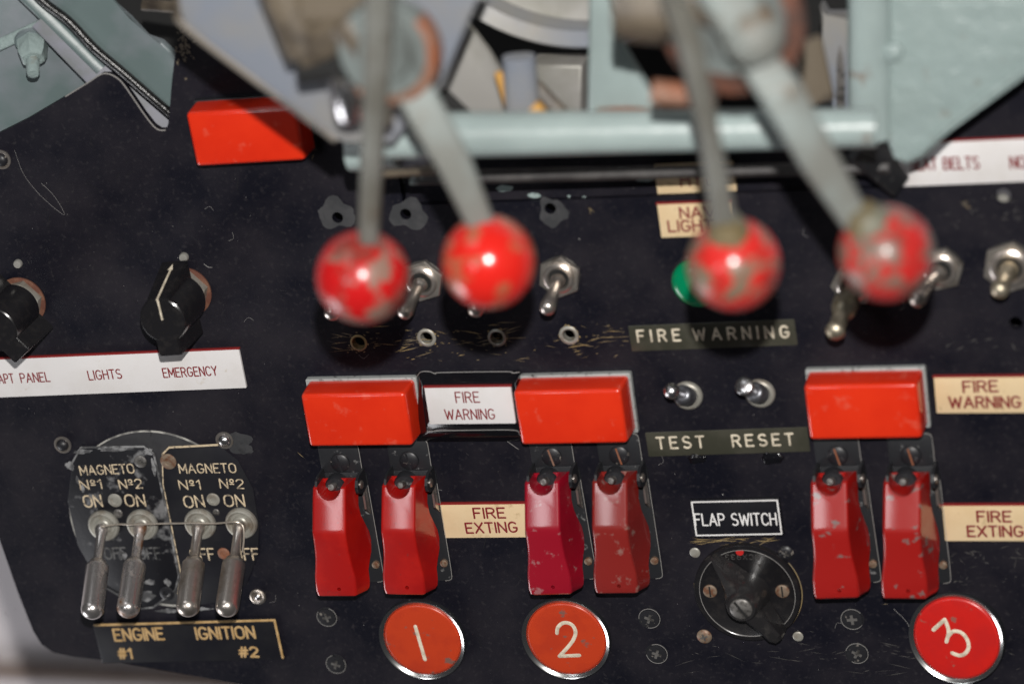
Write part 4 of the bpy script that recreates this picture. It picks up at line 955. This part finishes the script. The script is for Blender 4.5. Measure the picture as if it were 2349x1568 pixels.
b = bar3(P3(1995, -80, 42), P3(1996, 312, 42), 14, 12, 14.5, 12, rnd=.45); ob('upright_post', shift(b), 'paint_pale', fr)
ob('web', plate_px([(1350, -60), (1385, -60), (1398, 20), (1420, 100), (1466, 175), (1496, 225), (1508, 262), (1346, 262)], 60, 5, 1.5, o0), 'paint_pale', fr)
b = bmesh.new(); add_tube(b, smooth_path([(*(W(x, y, 62) - o0), 61.5) for x, y in [(1370, 258), (1430, 254), (1490, 258)]], 4), 1.4, 8)
ob('weld_line', b, 'rust_light', fr)
b = bar3(P3(945, 408, 30), P3(2040, 384, 20), 5, 8, 4, 8, rnd=.3); ob('lower_lip', shift(b), 'lip', fr)
b = bar3(P3(870, 385, 60), P3(1000, 380, 60), 7, 6, 6, 6, rnd=.4); ob('mounting_foot', shift(b), 'beige', fr)
b = bar3(P3(885, 360, 66), P3(985, 352, 66), 8, 6, 7, 6, rnd=.4); ob('spacer', shift(b), 'lilac_dark', fr)
# right gusset
o1 = W(2200, 200, 44)
gs = thing('gusset_plate', 'large pale grey-green gusset plate at the upper right corner', 'plate', (o1.x, o1.y, 0))
ob('sheet', plate_px([(2040, -80), (2440, -80), (2440, 100), (2349, 178), (2192, 292), (2120, 362), (2080, 378), (2050, 366), (2036, 330)], 44, 4, 1.6, o1, 4), 'paint', gs)
b = bmesh.new(); add_tube(b, smooth_path([(*(W(x, y, 44) - o1), 44.2) for x, y in [(2430, 92), (2330, 172), (2185, 278), (2112, 348)]], 4), 1.1, 8)
ob('folded_flange', b, 'paint', gs)
q = W(2050, 118, 44) - o1
ob('bolt_head', lathe([(3.8, 44), (3.8, 46), (2.5, 47), (0, 47.2)], 6, Matrix.Translation((q.x, q.y, 0))), 'paint', gs)
# small slanted bracket under the gusset
b = bar3(P3(1975, 330, 34), P3(2062, 424, 8), 13, 3, 9, 3); tag(ob('stay_bracket', b, 'bracket'), 'dark chipped stay bracket between gusset plate and panel', 'bracket')

# ------------------------------------------------------------------ the four ball levers
def ball_lever(knob_px, r_px, h, pts, lab, mat, neck='arm', arm='arm'):
    c = P3(*knob_px, h); e = P3(knob_px[0] + r_px, knob_px[1], h); r = (e - c).length * .97
    t = thing('ball_lever', lab, 'lever', c, 0, 'ball topped control levers')
    b = bmesh.new(); bmesh.ops.create_uvsphere(b, u_segments=48, v_segments=28, radius=r)
    ob('knob', b, mat, t)
    first = pts[0]; last = pts[-1]
    pp = [(P3(x, y, z) - c, w, tk) for x, y, z, w, tk in pts]
    b = bar3(pp[0][0], pp[-1][0], pp[0][1], pp[0][2], pp[-1][1], pp[-1][2], mid=pp[1:-1], rnd=.3)
    ob('arm', b, arm, t)
    d = (pp[-2][0] - pp[-1][0]).normalized()
    if neck != 'arm': ob('neck', lathe([(0, r * .6), (r * .46, r * .8), (r * .44, r * 1.02), (r * .34, r * 1.12), (r * .30, r * 1.25), (0, r * 1.25)], 28, along((0, 0, 0), d)), neck, t)
    return t, c
t1, c_1 = ball_lever((832, 634), 107, 150, [(872, -60, 172, 8.5, 16), (868, 120, 168, 8.5, 14), (856, 300, 162, 7, 9), (846, 545, 152, 6.4, 8)], 'most worn red ball lever, leftmost of the four', 'ball_a', arm='arm_dark')
t2, c_2 = ball_lever((1121, 600), 108, 150, [(935, 180, 154, 12.5, 8), (975, 255, 158, 12, 7), (1040, 370, 156, 11, 7), (1106, 520, 150, 8.6, 7)], 'glossiest red ball lever above the second toggle, second from left', 'ball_b')
t3, c_3 = ball_lever((1683, 605), 110, 150, [(1545, -10, 178, 8, 12), (1580, 90, 176, 7.5, 10), (1625, 300, 166, 6.2, 8), (1662, 520, 153, 8.2, 8)], 'patchy red ball lever in front of the green lamp', 'ball_c', 'neck', 'arm_dark')
t4, c_4 = ball_lever((2033, 580), 114, 150, [(1738, 140, 164, 12, 8), (1790, 210, 168, 12.6, 7), (1880, 370, 160, 11.6, 7), (1962, 505, 152, 8.8, 7)], 'dull red ball lever with bent flat arm, rightmost of the four', 'ball_d', 'neck')
def hub(t, c, px, rpx, h, lab_mat, rim, a0=0, a1=360, wid=.12):
    p = P3(*px, h); e = P3(px[0] + rpx, px[1], h); r = (e - p).length; q = p - c
    mt = Matrix.Translation(q)
    ob('hub_disc', lathe([(0, -5), (r, -5), (r, -1), (r * .93, 1.5), (r * .55, 2.2), (r * .5, 4), (0, 4.5)], 56, mt), lab_mat, t, ang=35)
    bm = bmesh.new()
    n = 40; rings = []
    for k in range(n + 1):
        an = math.radians(a0 + (a1 - a0) * k / n); w = wid * r * (0.55 + 0.45 * math.sin(math.pi * min(1, max(0, k / n)) ) )
        ca, sa = math.cos(an), math.sin(an)
        rings.append([(q.x + ca * rr, q.y + sa * rr, q.z + zz) for rr, zz in ((r * 1.02 - w, -3), (r * 1.02, -4.5), (r * 1.05, -1), (r * 1.02, 2.5), (r * 1.02 - w, 3.2))])
    add_loft(bm, rings)
    ob('rust_ring', bm, rim, t)
hub(t2, c_2, (888, 118), 116, 158, 'hub', 'rust_light', -135, 40, .20)
hub(t4, c_4, (1680, 55), 160, 150, 'hub', 'rust_dark', -165, 30, .30)
# greasy clevises and pins at the hubs
def lump(name, parts, mat, lab, cat, group=None):
    o_ = P3(*parts[0][0]); b = bmesh.new()
    for p0, p1, w, tk in parts:
        q = bar3(P3(*p0), P3(*p1), w, tk, w * .9, tk, rnd=.4)
        me = bpy.data.meshes.new('tmp'); q.to_mesh(me); q.free(); b.from_mesh(me); bpy.data.meshes.remove(me)
    bmesh.ops.translate(b, vec=-o_, verts=b.verts)
    tag(ob(name, b, mat, None, o_), lab, cat, group)
lump('pivot_clevis', [((640, -40, 150), (700, 120, 150), 14, 14), ((700, 118, 150), (800, 60, 152), 13, 12), ((800, 40, 154), (872, 130, 154), 15, 12), ((660, -30, 146), (900, -30, 150), 26, 10)], 'beige', 'greasy brown pivot clevis behind the left ball levers', 'clevis', 'lever pivot clevises')
lump('shade_block', [((690, 160, 152), (790, 150, 152), 9, 8), ((835, 150, 152), (885, 140, 152), 8, 8)], 'dark', 'black bars standing in for shade under the left pivot clevis', 'block')  # added black bars, painted shade in the gap below the clevis
lump('small_nut', [((858, 262, 150), (892, 258, 150), 9, 8)], 'beige', 'small brown nut above the left end of the cross bar', 'nut')
lump('pivot_clevis', [((1425, -20, 150), (1560, -10, 150), 28, 18), ((1450, 30, 150), (1535, 45, 150), 17, 16), ((1560, -20, 150), (1660, 30, 152), 14, 14)], 'beige', 'greasy grey pivot clevis above the third ball lever', 'clevis', 'lever pivot clevises')
b = bar3(P3(1640, -40, 166), P3(1722, 72, 166), 15, 10, 17, 10, rnd=.45)
bmesh.ops.create_uvsphere(b, u_segments=24, v_segments=14, radius=9.4, matrix=Matrix.Translation(P3(1728, 82, 166)))
tag(ob('cam_arm', b, 'arm'), 'pale rounded cam arm on the right lever hub', 'arm')
b = bar3(P3(1500, 212, 140), P3(1640, 222, 140), 8, 8, 7, 8, rnd=.4); tag(ob('rusty_link', b, 'rust_light'), 'rusty flat link across the right lever hub', 'link')
b = lathe([(0, 0), (4.8, .2), (5.2, 2), (5.2, 13), (4.2, 15), (0, 16)], 32, along(P3(806, 262, 150), P3(796, 195, 154))); tag(ob('pivot_bolt', b, 'chrome'), 'shiny pivot bolt head beside the leftmost lever arm', 'bolt')

# ------------------------------------------------------------------ things behind the frame
b = bmesh.new()
oc = W(1300, -330, 26); rr = (W(1300, 96, 26) - oc).length
add_lathe(b, [(0, -30), (rr - 7, -30), (rr - 5, -26), (rr - 4, -16), (rr + 1, -14), (rr + 3, -18), (rr + 3.5, -30), (rr + 1, -40), (0, -40)], 120)
t = thing('control_wheel', 'large grey dished wheel rim curving behind the frame at the top', 'wheel', (oc.x, oc.y, 42))
ob('rim', b, 'paint_lilac', t)
ob('dish', lathe([(0, -26), (rr * .8, -26), (rr - 5.2, -24), (rr - 5.1, -29.5)], 100), 'alu', t)
b = plate_px([(930, -60), (1010, -20), (1120, 120), (1150, 170), (1190, 270), (1195, 330), (900, 330), (880, 150)], 45, 3, 1); tag(ob('web_plate', b, 'alu'), 'bare grey web plate behind the left levers', 'plate')
b = plate_px([(1216, 150), (1336, 150), (1332, 275), (1238, 275), (1216, 205)], 5, 12, 1.2); tag(ob('junction_block', b, 'alu'), 'bare metal block under the wheel rim', 'block')
b = bar3(P3(1190, 130, 66), P3(1200, 260, 66), 11, 8, 12, 8, rnd=.45); tag(ob('link_rod', b, 'paint_lilac'), 'grey rounded link rod beside the bare metal block', 'rod')
b = bar3(P3(1142, 165, 64), P3(1172, 248, 64), 2.6, 2, 4, 2); tag(ob('marker_strip', b, 'orange'), 'thin orange strip beside the grey link rod', 'strip')
b = bar3(P3(1216, 250, 84), P3(1240, 272, 84), 8, 5, 7, 5, rnd=.45); tag(ob('marker_tag', b, 'orange'), 'small bright orange tag above the cross bar', 'tag')
b = bar3(P3(1225, 195, 50), P3(1290, 262, 50), 5, 4, 5, 4); tag(ob('dark_strut', b, 'beige'), 'dark diagonal strut across the bare metal block', 'strut')
b = bar3(P3(1012, 210, 70), P3(1080, 275, 70), 4, 3, 4, 3); tag(ob('dark_rod', b, 'dark'), 'short black rod on the bare web plate', 'rod')
o2 = W(1915, 150, -10)
t = thing('slotted_casting', 'rough grey slotted casting left of the upright post', 'casting', (o2.x, o2.y, 0))
ob('body', plate_px([(1880, 15), (1895, 40), (1950, 40), (1950, 260), (1878, 260), (1884, 140), (1892, 110)], -10, 8, 1.5, o2), 'paint_lilac', t)
ob('slot', plate_px([(1926, 105), (1934, 130), (1938, 180), (1938, 250), (1918, 250), (1918, 180), (1920, 130)], -9.6, 2, .3, o2), 'screw_grey', t)
b = bar3(P3(1850, 90, 40), P3(1880, 230, 40), 10, 6, 10, 6); tag(ob('greasy_bracket', b, 'beige'), 'greasy bracket edge behind the rightmost lever arm', 'bracket')

# ------------------------------------------------------------------ frame corner at the upper left
o3 = W(120, 120, -14)
t = thing('corner_frame', 'dull grey-green corner frame with a raised ridge at the upper left', 'frame', (o3.x, o3.y, 0))
ob('sheet', plate_px([(-160, -80), (40, -80), (130, 20), (230, 150), (262, 175), (262, 215), (60, 330), (-160, 430)], -14, 3, .8, o3), 'paint_dull', t)
b = shift(bar3(P3(-120, 158, -12), P3(108, 52, -12), 4.5, 3, 4.5, 3, rnd=.4), o3); ob('ridge', b, 'paint', t)
b = shift(bar3(P3(10, -60, -7), P3(232, 160, -8), 6, 4, 5, 4, rnd=.4), o3); ob('flange', b, 'paint_dull', t)
b = shift(bar3(P3(120, 20, -8), P3(372, 306, -8), 20, 1, 14, 1), o3); ob('backing_strip', b, 'lilac_dark', t)
# nut and bolt
a = P3(66, 88, -13); e = P3(84, 165, 4)
ax = Vector((.30, -.60, 1)).normalized(); a = P3(74, 92, -9)
t = thing('frame_bolt', 'grey painted hex nut with a protruding stud on the corner frame', 'bolt', a)
ob('washer', lathe([(6.6, 0), (6.4, 1.2), (5, 1.4)], 32, along((0, 0, 0), ax)), 'paint_dull', t)
ob('nut', lathe([(0, 1), (5.8, 1), (6.0, 2), (5.6, 7), (4.6, 9.5), (4.0, 9.8), (0, 9.8)], 6, along((0, 0, 0), ax)), 'paint', t, ang=20)
ob('stud', lathe([(2.5, 9), (2.5, 16), (2.1, 17), (0, 17.2)], 24, along((0, 0, 0), ax)), 'paint', t)
# broad strut and black cable beside it
b = bmesh.new()
ob_ = plate_px([(60, -80), (245, -80), (253, 0), (264, 14), (296, 42), (336, 85), (370, 97), (402, 128), (402, 275), (340, 222), (277, 168), (217, 116), (158, 55), (95, 5)], -3.4, 3, 1.0)
tag(ob('broad_strut', ob_, 'paint_dull'), 'broad grey-green strut ending in the panel notch', 'strut')
pts = [P3(45, -60, 0), P3(95, 0, 0), P3(158, 49, 0), P3(217, 111, 0), P3(277, 162, -.5), P3(336, 213, -1), P3(395, 264, -2)]
b = bmesh.new(); add_tube(b, smooth_path([p - pts[0] for p in pts]), 1.7, 12)
tag(ob('black_cable', b, 'cable', None, pts[0]), 'shiny black cable running along the broad strut', 'cable')
b = bar3(P3(330, 10, 5), P3(425, 20, 10), 5, 3, 4, 3, rnd=.4); tag(ob('brass_clip', b, 'beige'), 'small tan clip in the dark gap beside the side plate', 'clip')
# chipped tab of the panel by the notch
pb = bmesh.new()
for i in range(46):
    x, y = 424 + random.gauss(0, 9) - random.uniform(0, 1) * 6, 108 + random.gauss(0, 22)
    sliver(pb, x, y, random.uniform(.6, 2.2), random.uniform(0, 3), random.uniform(.2, .7), nz() + .01)
o = ob('bare_chips', pb, 'beige', panel, smooth=False); o['kind'] = 'stuff'
